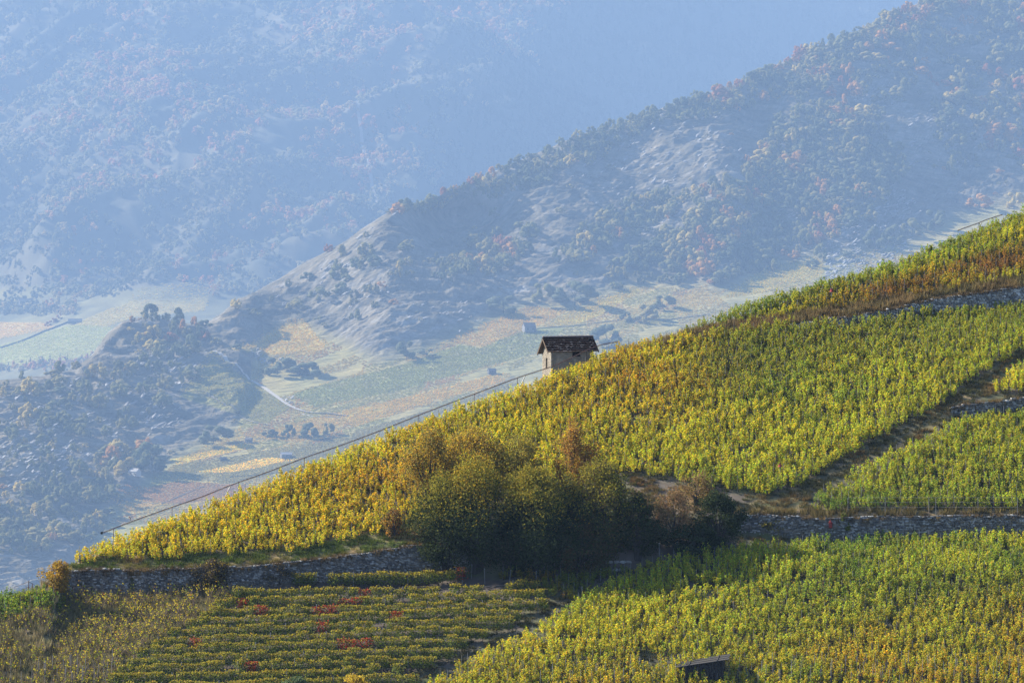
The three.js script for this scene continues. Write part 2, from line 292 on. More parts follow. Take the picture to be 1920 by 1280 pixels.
{
  const back = 14;
  const g = sheet(HILL_COLS, HILL_ROWS + back, (i, j) => {
    const u = lerp(HILL_U0, HILL_U1, i / (HILL_COLS - 1)), q = Math.max(0, j - HILL_ROWS + 1), jj = Math.min(j, HILL_ROWS - 1), v = hillV[jj * HILL_COLS + i], d0 = hillD[jj * HILL_COLS + i], d = d0 + q * 46, x = (u - 960) / F * d;
    return [x, (640 - v) / F * d0 + hillRelief(x, d, hillRock(u, v)) - q * 26 - q * q * 0.7, -d];
  }, (i, j, x, y, z, n) => hillColor(x, y, z, n));
  tag(part('rocky_hill', g, ROCKY, scene, 'structure'), 'rocky hill across the valley with bare schist, woods and vineyards at its foot');
}

// ------------------------------------------------------------------ the mountain behind
const MT_COLS = 760, MT_ROWS = 420, MT_U0 = -360, MT_U1 = 2280, MT_V0 = 860, MT_V1 = -150;
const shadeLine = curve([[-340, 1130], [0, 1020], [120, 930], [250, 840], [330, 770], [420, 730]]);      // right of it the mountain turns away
const farFields = [
  fieldOf('pale yellow vineyard on the bench left of the knoll', [0.44, 0.36, 0.09], [[130, 610], [200, 580], [260, 562], [390, 558], [382, 582], [250, 594], [200, 612]]),
  fieldOf('golden vineyard at the left edge of the far bench', [0.50, 0.36, 0.10], [[-60, 602], [80, 605], [104, 612], [-60, 646]]),
  fieldOf('pale green vineyard on the far bench below the dark wall', [0.36, 0.35, 0.10], [[-60, 664], [130, 608], [210, 612], [182, 672], [-60, 696]]),
];
const softPlus = (x, w) => x < -w ? 0 : x > w ? x : (x + w) * (x + w) / (4 * w);
const mtD = new Float32Array(MT_COLS * MT_ROWS);
for (let i = 0; i < MT_COLS; i++) {
  const u = lerp(MT_U0, MT_U1, i / (MT_COLS - 1));
  let d = 12000 + 1200 * smooth(300, -300, u), pv = MT_V0;
  for (let j = 0; j < MT_ROWS; j++) {
    const v = lerp(MT_V0, MT_V1, j / (MT_ROWS - 1)), m = (v + pv) / 2, rise = 0.17 + 0.17 * smooth(560, 470, m);
    d += (pv - v) * (d / F) / Math.max(0.05, rise - (640 - m) / F); mtD[j * MT_COLS + i] = d + 3.6 * softPlus(u - shadeLine(m), 60); pv = v;
  }
}
for (let pass = 0; pass < 8; pass++) for (let j = 0; j < MT_ROWS; j++) {
  const row = mtD.slice(j * MT_COLS, (j + 1) * MT_COLS);
  for (let i = 3; i < MT_COLS - 3; i++) mtD[j * MT_COLS + i] = (row[i - 3] + row[i - 1] * 2 + row[i] * 2 + row[i + 1] * 2 + row[i + 3]) / 8;
}
const mtFlat = (v) => smooth(540, 575, v);
function mtRelief(x, d, v) { x /= 3.8; d /= 3.8; const a = x * 0.85 + d * 0.5, b = -x * 0.5 + d * 0.85, w = 1 - mtFlat(v); return 3.8 * 1.2 * w * (56 * ridged(a / 420, b / 170, 3, 141) + 18 * ridged(a / 120, b / 60, 3, 151)) + 6 * fbm(x / 45, d / 70, 3, 161); }
function mtGrid(u, v) {
  const fi = clamp((u - MT_U0) / (MT_U1 - MT_U0)) * (MT_COLS - 1), i = Math.min(MT_COLS - 2, Math.floor(fi)), fj = clamp((MT_V0 - v) / (MT_V0 - MT_V1)) * (MT_ROWS - 1), j = Math.min(MT_ROWS - 2, Math.floor(fj)), a = fi - i, b = fj - j;
  return lerp(lerp(mtD[j * MT_COLS + i], mtD[j * MT_COLS + i + 1], a), lerp(mtD[(j + 1) * MT_COLS + i], mtD[(j + 1) * MT_COLS + i + 1], a), b);
}
function mtPoint(u, v) { const d = mtGrid(u, v), x = (u - 960) / F * d; return [x, (640 - v) / F * d + mtRelief(x, d, v), -d]; }
{
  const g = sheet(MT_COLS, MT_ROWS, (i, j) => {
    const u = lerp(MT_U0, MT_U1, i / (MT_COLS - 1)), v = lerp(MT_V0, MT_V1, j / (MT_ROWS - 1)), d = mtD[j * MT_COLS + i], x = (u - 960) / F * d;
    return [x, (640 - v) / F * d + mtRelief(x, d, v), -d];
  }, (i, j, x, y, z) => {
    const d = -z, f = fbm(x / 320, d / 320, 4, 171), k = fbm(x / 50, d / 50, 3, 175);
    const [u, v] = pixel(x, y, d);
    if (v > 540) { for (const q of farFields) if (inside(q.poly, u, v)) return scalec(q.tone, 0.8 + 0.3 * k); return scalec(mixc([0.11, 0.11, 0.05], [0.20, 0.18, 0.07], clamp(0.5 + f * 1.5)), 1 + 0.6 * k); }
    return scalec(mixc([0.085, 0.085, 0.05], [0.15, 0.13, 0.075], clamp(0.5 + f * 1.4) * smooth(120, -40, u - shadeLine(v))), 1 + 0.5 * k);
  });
  tag(part('mountain', g, TINTED, scene, 'structure'), 'hazy wooded mountain that fills the distance');
}
{ // the valley ground below everything
  const g = sheet(40, 60, (i, j) => [lerp(-4200, 4200, i / 39), -1250 + 6 * fbm(i / 3, j / 3, 3, 5), lerp(1500, -27000, j / 59)], (i, j) => mixc([0.10, 0.11, 0.05], [0.17, 0.15, 0.09], clamp(0.5 + fbm(i / 2, j / 2, 3, 77))));
  tag(part('valley_ground', g, TINTED, scene, 'structure'), 'valley ground below the hills');
}
// ------------------------------------------------------------------ vines of the hillside
// one vine: a short gnarled trunk with shoots tied upright, leaves from knee to head height
function vineLeaves(R, n, opts = {}) {
  const { h0 = 0.2, h1 = 1.0, w = 0.25, l = 0.33, size = 0.105, shoots = 7 } = opts, spots = [];
  const S = Array.from({ length: shoots }, () => { const a = R() * 6.283, top = h1 * (0.6 + 0.52 * R()); return [Math.cos(a) * l * Math.sqrt(R()), Math.sin(a) * w * Math.sqrt(R()), top, (R() - 0.5) * 0.35, (R() - 0.5) * 0.35]; });
  for (let i = 0; i < n; i++) {
    const s = S[Math.floor(R() * shoots)], t = Math.pow(R(), 0.8), y = lerp(h0, s[2], t) + (R() < 0.05 ? 0.22 * R() : 0), j = 0.075 + 0.06 * (1 - t), g = R(), tone = 0.42 + 0.95 * R();
    const tint = g < 0.22 ? [0.55, 0.95, 0.9] : g < 0.3 ? [1.1, 0.62, 0.6] : g < 0.5 ? [1.12, 1.1, 1.0] : [1, 1, 1];
    spots.push([s[0] + s[3] * t * t + (R() - 0.5) * 2 * j, y + (R() - 0.5) * 0.1, s[1] + s[4] * t * t + (R() - 0.5) * 2 * j, size * (0.7 + 0.6 * R()), tone * tint[0], tone * tint[1], tone * tint[2]]);
  }
  return leaves(spots, R, 0.3, 0.35);
}
function trunkShape(R, stake = true) {
  const a = (R() - 0.5) * 0.16, b = (R() - 0.5) * 0.16, list = [bar([0, -0.1, 0], [a, 0.28, b], 0.035, 0.028), bar([a, 0.27, b], [a * 0.4 + 0.05, 0.52, b], 0.028, 0.02)];
  for (let k = 0; k < 3; k++) list.push(bar([a, 0.4, b], [(R() - 0.5) * 0.5, 0.7 + 0.3 * R(), (R() - 0.5) * 0.4], 0.009, 0.005, 3));
  return mergeGeometries(list);
}
const vineR = rng(11), VINES = [0, 1, 2, 3, 4, 5].map((k) => vineLeaves(vineR, 170 + 12 * k, { shoots: 7 + k % 4, l: 0.46 + 0.05 * (k % 3), w: 0.40 + 0.04 * (k % 2), size: 0.098 })), TRUNKS = [0, 1].map(() => trunkShape(vineR));
const STAKE_SHAPE = bar([0.06, -0.1, 0.03], [0.04, 1.34, 0.05], 0.017, 0.014, 4);

const gold = [0.70, 0.54, 0.024], yellow = [0.68, 0.58, 0.025], lime = [0.50, 0.50, 0.03], green = [0.17, 0.25, 0.024], orange = [0.60, 0.31, 0.02], rusty = [0.34, 0.14, 0.025], olive = [0.20, 0.22, 0.025];
function mainTone(u, v, n) {                                          // the leaf colour that a vine of the large block has by where it stands
  let c = mixc(yellow, lime, clamp(smooth(1000, 1700, u) * 0.6 + n * 0.45));
  c = mixc(c, green, clamp(smooth(0.15, 0.55, n) * 0.4 + smooth(1450, 1800, u) * 0.1));
  c = mixc(c, gold, smooth(1000, 700, u) * clamp(0.55 + n * 1.3));
  c = mixc(c, orange, clamp((smooth(230, 40, Math.hypot((u - 1130) / 1.6, v - 660)) * 0.9 + 0.5 * smooth(130, 20, Math.hypot((u - 720) / 2.2, v - 880)) + smooth(-40, 70, u - 940 - (v - 760)) * 0) * (0.45 + n)));
  c = mixc(c, olive, smooth(90, 20, Math.abs(v - pathV(u) - 45)) * smooth(1240, 1380, u) * 0.55);
  return c;
}
function stripTone(u, v, n) {
  const band = smooth(38, 8, Math.abs(v - (pathV(u) - 14 - 0.12 * Math.max(0, u - 1680)))) * smooth(1450, 1640, u) ;
  const top = crestV(u);
  let c = mixc(yellow, lime, clamp(0.35 + n));
  c = mixc(c, green, clamp(smooth(34, 4, v - top) * 0.6 + smooth(0.15, 0.5, n) * 0.4));
  c = mixc(c, mixc(rusty, [0.40, 0.22, 0.03], clamp(0.35 + n)), clamp(band * (0.8 + n * 0.9)));
  return c;
}
function fieldTone(u, v, n) {
  let c = mixc(mixc(lime, yellow, 0.25), green, clamp(0.27 + n * 0.9));
  c = mixc(c, yellow, clamp(smooth(80, 10, Math.abs(v - lerp(1265, 1030, (u - 800) / 1200))) * smooth(1500, 1100, u) * 0.8));
  c = mixc(c, mixc(gold, orange, 0.25), clamp(smooth(1130, 1300, v + (u - 1400) * 0.14) * (0.62 + n)));
  return c;
}
const crestV = curve(crestPx);

const blocks = {
  main: [], strip: [], right: [], small: [], field: [], corner: [], sparse: [], shade: [],
};
{
  const R = rng(77), rowGap = 0.80, gap = 0.52;
  // rows climb the slope, a little aslant
  for (let a = -90; a < 110; a += rowGap) for (let b = 296; b < 425; b += gap) {
    const jx = (R() - 0.5) * 0.35, jd = (R() - 0.5) * 0.5, r1 = R(), r2 = R(), r3 = R();
    const d = b + jd, x = a + (d - 360) * 0.28 + jx;
    if (d > crestD(x) + 1.2 || Math.abs(x) > 70) continue;
    const y = nearY(x, d), [u, v] = pixel(x, y, d);
    if (u < -160 || u > 2060 || v > 1345) continue;
    const n = fbm(x / 7, d / 5, 3, 201) + (r3 - 0.5) * 0.7, skip = fbm(x / 2.5, d / 2.5, 2, 207);
    let list = null, c, s = 0.74 + 0.5 * r1;
    const lane = lineDist(Zone.lane, u, v), wallNear = walls.some((w) => x > w.x0 && x < w.x1 && Math.abs(w.d(x) - d) < 0.7 && w.h(x) > 0.25);
    if (wallNear || lane < 15) continue;
    if (inside(Zone.thicket, u, v)) continue;
    if (inside(Zone.smallBlock, u, v)) { list = blocks.small; c = mixc(lime, yellow, clamp(0.5 + n)); }
    else if (inside(Zone.rightBlock, u, v)) { list = blocks.right; c = mixc(mixc(lime, yellow, clamp(0.45 + n)), green, clamp(0.12 + n * 0.8 + smooth(900, 960, v) * 0.3)); }
    else if (inside(Zone.field, u, v)) { list = blocks.field; c = fieldTone(u, v, n); }
    else if (inside(Zone.corner, u, v)) { list = blocks.corner; c = mixc(lime, green, clamp(0.55 + n)); }
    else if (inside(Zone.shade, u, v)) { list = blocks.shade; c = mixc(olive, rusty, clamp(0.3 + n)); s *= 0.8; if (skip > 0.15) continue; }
    else if (inside(Zone.sparse, u, v)) { list = blocks.sparse; c = scalec(mixc(gold, yellow, clamp(0.4 + n)), 0.85); s *= 1.12; if (skip > 0.34) continue; }
    else if (v < pathV(u) - 9 && u > 1090) { list = blocks.strip; c = stripTone(u, v, n); if (v > pathV(u) - 22) s *= 0.85; }
    else if ((u < 1090 || v > pathV(u) + 5) && v < mainFootV(u) && u > 126) { list = blocks.main; c = mainTone(u, v, n); if (u < 800 && v > mainFootV(u) - 14) s *= 0.9; }
    if (!list || skip > 0.5) continue;
    list.push({ x, y, d, u, v, s, sy: s * (0.9 + 0.35 * r2), turn: (r2 - 0.5) * 0.9 + (r1 < 0.5 ? Math.PI : 0), c: scalec(c, 0.93 + 0.32 * R()), k: Math.floor(R() * 6) });
  }
}
function plantBlock(name, label, list, { leafShapes = VINES, trunks = true, material = LEAF } = {}) {
  const o = thing(name, label, 'vineyard', [0, 0, 0]); o.userData.kind = 'stuff';
  leafShapes.forEach((g, k) => { const mine = list.filter((p) => p.k % leafShapes.length === k); if (mine.length) copies('foliage', g, material, mine.map((p) => ({ m: place(p.x, p.y, -p.d, p.turn, p.s, p.sy), c: p.c })), o); });
  if (trunks) { copies('vine_trunks', TRUNKS[0], WOOD, list.map((p) => ({ m: place(p.x, p.y, -p.d, p.turn, p.s) })), o); copies('stakes', STAKE_SHAPE, STAKE, list.filter((p, i) => i % 3 === 0).map((p) => ({ m: place(p.x, p.y, -p.d, p.turn, 1) })), o); }
  return o;
}
const SPARSE = [0, 1, 2].map(() => vineLeaves(vineR, 22, { h0: 0.3, h1: 1.05, shoots: 6, size: 0.10 }));
const CANES = [0, 1].map(() => { const list = [bar([0, -0.1, 0], [0.03, 0.4, 0], 0.035, 0.025)]; for (let k = 0; k < 9; k++) list.push(bar([0.03, 0.35, 0], [(vineR() - 0.5) * 0.7, 0.7 + 0.4 * vineR(), (vineR() - 0.5) * 0.6], 0.012, 0.007, 3)); return mergeGeometries(list); });
const CANE = matte(0.17, 0.125, 0.10);
// the vines that show largest stand as things of their own, each with its leaves, trunk and stake
{
  const tones = { orange: leafMaterial(0.62, 0.33, 0.02), gold: leafMaterial(0.66, 0.46, 0.022), yellow: leafMaterial(0.62, 0.53, 0.025), lime: leafMaterial(0.42, 0.44, 0.03), green: leafMaterial(0.22, 0.30, 0.025) };
  const keyOf = (c) => { const q = c[1] / c[0]; return q < 0.58 ? 'orange' : q < 0.75 ? 'gold' : q < 0.93 ? 'yellow' : q < 1.12 ? 'lime' : 'green'; };
  const all = [...blocks.field.map((p) => ({ p, b: 'field' })), ...blocks.sparse.map((p) => ({ p, b: 'sparse' }))].filter(({ p }) => p.u > 4 && p.u < 1916 && p.v > 1205 && p.v < 1299).sort((a, b) => a.p.d - b.p.d).slice(0, 300);
  const near = new Set(all.map(({ p }) => p)), first = {};
  for (const { p, b } of all) {
    const tone = keyOf(p.c), where = p.u < 1262 ? 'left of the dark shed' : p.u < 1376 ? 'around the dark shed' : p.u < 1650 ? 'right of the dark shed' : 'near the bottom right corner', key = b + tone + where, word = { orange: 'orange-leaved', gold: 'golden-leaved', yellow: 'yellow-leaved', lime: 'yellow-green', green: 'green-leaved' }[tone];
    let o;
    if (first[key]) { o = first[key].clone(); o.name = numbered('grapevine'); scene.add(o); o.position.set(p.x, p.y, -p.d); o.rotation.y = p.turn; }
    else {
      const sparse = b === 'sparse';
      o = first[key] = thing('grapevine', sparse ? 'nearly bare ' + word + ' vine of brown canes at the foot of the sparse plot' : word + ' bushy vine in the frontmost rows of the broad vineyard, ' + where, 'grapevine', [p.x, p.y, -p.d], p.turn, sparse ? 'nearly bare ' + word + ' vines in the sparse plot' : word + ' vines along the front of the broad vineyard ' + where);
      part('foliage', sparse ? SPARSE[p.k % 3] : VINES[p.k], tones[tone], o); part('trunk', sparse ? CANES[0] : TRUNKS[p.k % 2], sparse ? CANE : WOOD, o); part('stake', STAKE_SHAPE, STAKE, o);
    }
    o.scale.set(p.s, p.sy, p.s);
  }
  for (const b of ['field', 'sparse']) blocks[b] = blocks[b].filter((p) => !near.has(p));
}
plantBlock('vineyard', 'large golden and lime vineyard below the hut, left of the grassy lane', blocks.main);
plantBlock('vineyard', 'upper vineyard strip with a rust-brown band along the skyline above the path', blocks.strip);
plantBlock('vineyard', 'green-yellow vineyard block above the long wall with the red marker', blocks.right);
plantBlock('vineyard', 'small vine plot above the short wall at the end of the lane', blocks.small);
plantBlock('vineyard', 'broad green vineyard at the bottom, turning orange around the dark shed', blocks.field);
plantBlock('vineyard', 'dark green vines at the edge below the ruined wall corner', blocks.corner);
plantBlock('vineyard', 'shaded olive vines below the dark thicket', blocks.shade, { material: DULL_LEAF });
{ const o = plantBlock('vineyard', 'nearly bare vines with few yellow leaves below the old stone wall', blocks.sparse, { leafShapes: SPARSE, trunks: false });
  copies('canes', CANES[0], CANE, blocks.sparse.map((p) => ({ m: place(p.x, p.y, -p.d, p.turn, p.s) })), o); }
// ------------------------------------------------------------------ the rows on the lower terrace
const rowDefs = [[560, 872, 1097], [447, 1006, 1123], [412, 1018, 1142], [386, 1020, 1160], [360, 985, 1178], [326, 960, 1196], [296, 915, 1214], [268, 885, 1232], [250, 855, 1250], [232, 822, 1267], [215, 800, 1285], [195, 780, 1304]];
const redSpans = [[0, 852, 872], [1, 674, 690], [1, 388, 396], [2, 633, 662], [2, 448, 456], [3, 486, 500], [3, 612, 634], [3, 592, 604], [4, 740, 758], [5, 294, 304], [5, 590, 598], [6, 356, 364], [7, 640, 688], [8, 206, 214], [9, 466, 474]];
{
  const R = rng(301), rank = ['topmost', 'second', 'third', 'fourth', 'fifth', 'sixth', 'seventh', 'eighth', 'ninth', 'tenth', 'eleventh', 'twelfth'];
  const WIRE = matte(0.3, 0.3, 0.3, 0.5);
  rowDefs.forEach(([u0, u1, v], k) => {
    const tilt = (u1 - u0) * 0.016, A = nearHit(u0, v + tilt), B = nearHit(u1, v - tilt), d0 = -A[2], d1 = -B[2], x0 = A[0], x1 = B[0], y0 = A[1], dAt = (x) => lerp(d0, d1, (x - x0) / (x1 - x0)), zAt = (x) => d0 - dAt(x);
    const reds = redSpans.filter((r) => r[0] === k);
    const o = thing('vine_row', rank[k] + ' of the twelve trellised rows on the terrace below the old wall' + (reds.length ? ', with red leaves' : ''), 'vine row', [x0, y0, -d0], 0, 'trellised vine rows on the terrace');
    const green = [], red = [], trunks = [];
    for (let x = x0; x < x1; x += 0.82 + 0.2 * R()) {
      const gapHere = fbm(x / 1.7, k * 3.1, 2, 311) > 0.40, u = 960 + F * x / dAt(x), isRed = reds.some((r) => u > r[1] - 6 && u < r[2] + 6);
      if (gapHere && !isRed) continue;
      const y = nearY(x, dAt(x)) - y0, z0 = zAt(x), tall = (k === 0 ? 1.2 : 1.22) * (0.85 + 0.3 * R()), n = 300;
      trunks.push(bar([x - x0, y - 0.1, z0], [x - x0 + (R() - 0.5) * 0.2, y + 0.5, z0], 0.03, 0.022, 4));
      for (let i = 0; i < n; i++) {
        const t = Math.pow(R(), 0.75), hy = 0.22 + (tall - 0.22) * t, bulge = 0.42 * Math.sqrt(Math.max(0.1, 1 - Math.pow(2 * t - 1.05, 2) * 0.7)), tone = 0.5 + 0.85 * R();
        const px = x - x0 + (R() + R() - 1) * 0.62, pz = z0 + (R() + R() - 1) * bulge * 1.2, top = smooth(0.5, 1.05, t + (R() - 0.5) * 0.5);
        const redLeaf = isRed && R() < 0.6, c = redLeaf ? [0.40, 0.05, 0.022] : mixc([0.15, 0.20, 0.022], R() < 0.25 ? [0.60, 0.30, 0.02] : [0.62, 0.47, 0.03], top * 0.62);
        (redLeaf ? red : green).push([px, y + hy + (R() < 0.04 ? 0.15 : 0), pz, 0.125 * (0.75 + 0.5 * R()), c[0] * tone, c[1] * tone, c[2] * tone]);
      }
    }
    part('foliage', leaves(green, R, 0.3, 0.35), LEAF, o);
    if (red.length) tag(part('red_foliage', leaves(red, R, 0.3, 0.35), LEAF, o), 'crimson leaves');
    part('vine_trunks', mergeGeometries(trunks), WOOD, o, 'stuff');
    for (let x = x0; x < x1; x += 4.4) { const y = nearY(x, dAt(x)) - y0, z = zAt(x) + 0.05; part('post', bar([x - x0, y - 0.2, z], [x - x0 + (R() - 0.5) * 0.08, y + 1.3, z], 0.035, 0.03), STAKE, o); }
    for (const h of [0.55, 0.95]) part('wire', mergeGeometries(Array.from({ length: Math.floor((x1 - x0) / 2.2) }, (_, i) => bar([i * 2.2, nearY(x0 + i * 2.2, dAt(x0 + i * 2.2)) - y0 + h, zAt(x0 + i * 2.2)], [(i + 1) * 2.2, nearY(x0 + (i + 1) * 2.2, dAt(x0 + (i + 1) * 2.2)) - y0 + h, zAt(x0 + (i + 1) * 2.2)], 0.006, 0.006, 3))), WIRE, o);
  });
}

// ------------------------------------------------------------------ dry stone walls
const stoneShapes = [0, 1, 2, 3, 4, 5, 6].map((k) => {
  const R = rng(400 + k), g = new THREE.BoxGeometry(1, 1, 1, 2, 2, 1), p = g.attributes.position, seen = new Map();
  for (let i = 0; i < p.count; i++) {
    const key = [p.getX(i), p.getY(i), p.getZ(i)].join(); if (!seen.has(key)) seen.set(key, [(R() - 0.5) * 0.14, (R() - 0.5) * 0.2, (R() - 0.5) * 0.16]);
    const j = seen.get(key), cx = Math.abs(p.getX(i)) > 0.4 && Math.abs(p.getY(i)) > 0.4 ? 0.84 : 1, fz = p.getZ(i) > 0 && (Math.abs(p.getX(i)) > 0.4 || Math.abs(p.getY(i)) > 0.4) ? -0.12 : 0;
    p.setXYZ(i, p.getX(i) * cx + j[0], p.getY(i) * cx + j[1], p.getZ(i) + fz + j[2]);
  }
  return g.toNonIndexed();
});
stoneShapes.forEach((g) => g.computeVertexNormals());
const stoneMats = [[0.20, 0.19, 0.18], [0.28, 0.27, 0.25], [0.15, 0.145, 0.14], [0.24, 0.21, 0.175], [0.11, 0.105, 0.098], [0.40, 0.39, 0.37], [0.18, 0.155, 0.125]].map((c) => matte(...c, 0.9));
const paleMats = stoneMats.map((m) => { const q = m.clone(); q.color.multiplyScalar(1.7); return q; });
const stoneLook = {
  grass: ['old grey dry stone retaining wall with creepers below the grassy edge', 0.12, [0.16, 0.42]],
  lower: ['long dry stone wall below the green-yellow vineyard, with a red marker', 0.125, [0.18, 0.5]],
  path: ['pale dry stone wall under the dry-grass path of the upper strip', 0.13, [0.18, 0.46]],
  short: ['short low dry stone wall at the upper end of the grassy lane', 0.15, [0.22, 0.5]],
};
for (const w of walls) {
  const R = rng(500 + w.name.length), [label, course, [l0, l1]] = stoneLook[w.name], list = [];
  const xa = w.x0, xb = w.name === 'grass' ? plan(880, 1032)[0] : w.x1, mid = (xa + xb) / 2, dm = w.d(mid);
  const o = thing('stone_wall', label, 'wall', [mid, nearY(mid, dm - 0.5), -dm]);
  for (let r = 0; r * course < 2.3; r++) for (let x = xa + R() * 0.3; x < xb;) {
    const l = lerp(l0, l1, R() * R()), h = course * (0.8 + 0.35 * R()), cx = x + l / 2, d = w.d(cx), H = w.h(cx); x += l * 1.02;
    const [u] = pixel(cx, 0, d);
    if (u > 2010 || (w.name === 'grass' && (Math.abs(u - 247) < 3.4))) continue;
    const base = nearY(cx, d - rim - 0.05), y = base - 0.05 + (r + 0.5) * course;
    if (y > nearY(cx, d) + 0.03 + (R() - 0.5) * 0.1 || H < 0.15) continue;
    const slope = (w.d(cx + 0.3) - w.d(cx - 0.3)) / 0.6;
    list.push({ p: [cx, y + (R() - 0.5) * 0.03, -(d - 0.2) + (R() - 0.5) * 0.06], s: [l, h, 0.34 + 0.1 * R()], t: Math.atan(slope) + (R() - 0.5) * 0.12, z: (R() - 0.5) * 0.14, k: Math.floor(R() * 7), m: Math.floor(R() * 7), seen: u > 0 && u < 1920 ? l * h : 0 });
  }
  list.sort((a, b) => b.seen - a.seen);
  const rest = [];
  list.forEach((e, i) => {
    if (i < 300) { const m = part('stone', stoneShapes[e.k], (w.name === 'path' ? paleMats : stoneMats)[e.m], o); m.position.set(e.p[0] - o.position.x, e.p[1] - o.position.y, e.p[2] - o.position.z); m.scale.set(...e.s); m.rotation.set(0, e.t, e.z); return; }
    const g = stoneShapes[e.k].clone(), c = (w.name === 'path' ? paleMats : stoneMats)[e.m].color, n = g.attributes.position.count, C = new Float32Array(n * 3);
    for (let q = 0; q < n; q++) C.set([c.r, c.g, c.b], q * 3);
    g.setAttribute('color', new THREE.BufferAttribute(C, 3));
    g.applyMatrix4(new THREE.Matrix4().compose(V3(e.p[0] - o.position.x, e.p[1] - o.position.y, e.p[2] - o.position.z), new THREE.Quaternion().setFromEuler(E.set(0, e.t, e.z)), V3(...e.s)));
    rest.push(g);
  });
  if (rest.length) part('stones', mergeGeometries(rest), TINTED, o, 'stuff');
}

// ------------------------------------------------------------------ thicket, bushes, creepers
function bushShape(R, { w, h, deep = w * 0.8, n, size, tones, lumps = 12, low = 0.08, gap = 0, twigs = 0.02, tops }) {
  const spots = [], wood = [], L = []; lumps = Math.round(lumps * 1.8);
  for (let i = 0; i < lumps; i++) {
    const a = R() * 6.283, t = i / (lumps - 1 || 1), y = h * lerp(low + 0.14, 0.86, t), wide = Math.sin(Math.PI * clamp(0.16 + 0.78 * t)) ;
    L.push([Math.cos(a) * w * 0.34 * wide * (0.55 + 0.75 * R()), y, Math.sin(a) * deep * 0.34 * wide * (0.55 + 0.75 * R()), (0.09 + 0.15 * R()) * w, (0.07 + 0.11 * R()) * h]);
  }
  for (const l of L) { const q = [l[0] * 0.25, l[1] * 0.5, l[2] * 0.25], r = twigs * (1 + h / 6); wood.push(bar([(R() - 0.5) * 0.5, -0.2, (R() - 0.5) * 0.4], q, r * 1.6, r, 5), bar(q, [l[0], l[1] + l[4] * 0.4, l[2]], r, r * 0.3, 4)); }
  for (let i = 0; i < n; i++) {
    const l = L[Math.floor(R() * L.length)], a = R() * 6.283, z = R() * 2 - 1, s = Math.sqrt(1 - z * z), r = Math.pow(R(), 0.42) * (1 + 0.22 * Math.sin(a * 5 + l[0] * 9) * Math.cos(z * 6)) + (R() < 0.06 ? 0.25 : 0);
    const x = l[0] + Math.cos(a) * s * l[3] * r, y = l[1] + z * l[4] * 1.15 * r, zz = l[2] + Math.sin(a) * s * l[3] * r;
    if (y < 0.05 || fbm(x * 1.3, y * 1.3 + zz, 2, 600) > 0.42 - gap) continue;
    const set = tops && R() < smooth(0.35, 0.85, y / h + (R() - 0.5) * 0.2) ? tops : tones, t = set[Math.floor(R() * set.length)], k = 0.6 + 0.7 * R();
    spots.push([x, y, zz, size * (0.7 + 0.6 * R()), t[0] * k, t[1] * k, t[2] * k]);
  }
  return [leaves(spots, R, 0.25, 0.25), mergeGeometries(wood)];
}
const DARK = [[0.05, 0.075, 0.022], [0.065, 0.09, 0.025], [0.045, 0.065, 0.025]], OLIVE = [[0.12, 0.125, 0.03], [0.075, 0.09, 0.025], [0.16, 0.13, 0.03]];
const BROWNISH = [[0.13, 0.085, 0.04], [0.10, 0.075, 0.035], [0.085, 0.08, 0.035]], AMBER = [[0.52, 0.30, 0.02], [0.44, 0.28, 0.025], [0.34, 0.28, 0.03]], RUSTY = [[0.46, 0.21, 0.025], [0.38, 0.20, 0.03], [0.42, 0.27, 0.03]], TAN = [[0.36, 0.22, 0.10], [0.28, 0.17, 0.08], [0.22, 0.17, 0.06]];
const GLOW_LEAF = leafMaterial(1, 1, 1, 0.62);
const BARK = matte(0.05, 0.042, 0.036);
function bush(name, category, label, u, v, wpx, hpx, tones, opts = {}) {
  const p = opts.at ?? nearHit(u, v), s = -p[2] / F, R = rng(Math.round(u * 7 + v));
  const w = wpx * s, h = hpx * s, [crown, wood] = bushShape(R, { w, h, n: Math.round((opts.density ?? 420) * w * h), size: opts.size ?? 0.14, tones, ...opts });
  const o = thing(name, label, category, [p[0], p[1] - 0.05, p[2]], 0, opts.group);
  part('crown', crown, opts.bright ? GLOW_LEAF : DULL_LEAF, o); part(name.endsWith('tree') ? 'trunk' : 'stems', wood, BARK, o);
  return o;
}
const DEEP = [[0.035, 0.052, 0.018], [0.045, 0.065, 0.02], [0.03, 0.046, 0.02]];
const GILT = [[0.56, 0.35, 0.025], [0.40, 0.28, 0.03], [0.30, 0.26, 0.035], [0.46, 0.27, 0.025], [0.20, 0.19, 0.035]], MOSS = [[0.32, 0.29, 0.035], [0.22, 0.21, 0.03], [0.42, 0.33, 0.03]];
bush('tree', 'tree', 'golden-brown tree at the upper left corner of the dark thicket', 806, 972, 124, 176, GILT, { low: 0.15, lumps: 16, bright: true, density: 230, gap: 0.06 });
bush('tree', 'tree', 'bright golden tree rising behind the top of the dark thicket', 886, 958, 132, 168, [...GILT, [0.66, 0.46, 0.025]], { low: 0.2, lumps: 16, bright: true, density: 230, gap: 0.06 });
bush('tree', 'tree', 'olive-gold tree with a forked trunk in the middle top of the thicket', 972, 960, 140, 150, [...MOSS, GILT[2], GILT[1]], { low: 0.15, lumps: 16, bright: true, density: 230, gap: 0.06 });
bush('tree', 'tree', 'slender rust-orange tree standing above the right half of the thicket', 1070, 976, 104, 196, [...RUSTY, [0.30, 0.22, 0.03]], { low: 0.2, lumps: 14, gap: 0.2, density: 190, bright: true });
bush('shrub', 'shrub', 'tall dark green shrub in the left half of the thicket', 894, 1074, 190, 222, [...DEEP, DARK[0], OLIVE[1]], { lumps: 26, low: 0, tops: [...MOSS, GILT[0], GILT[2]] });
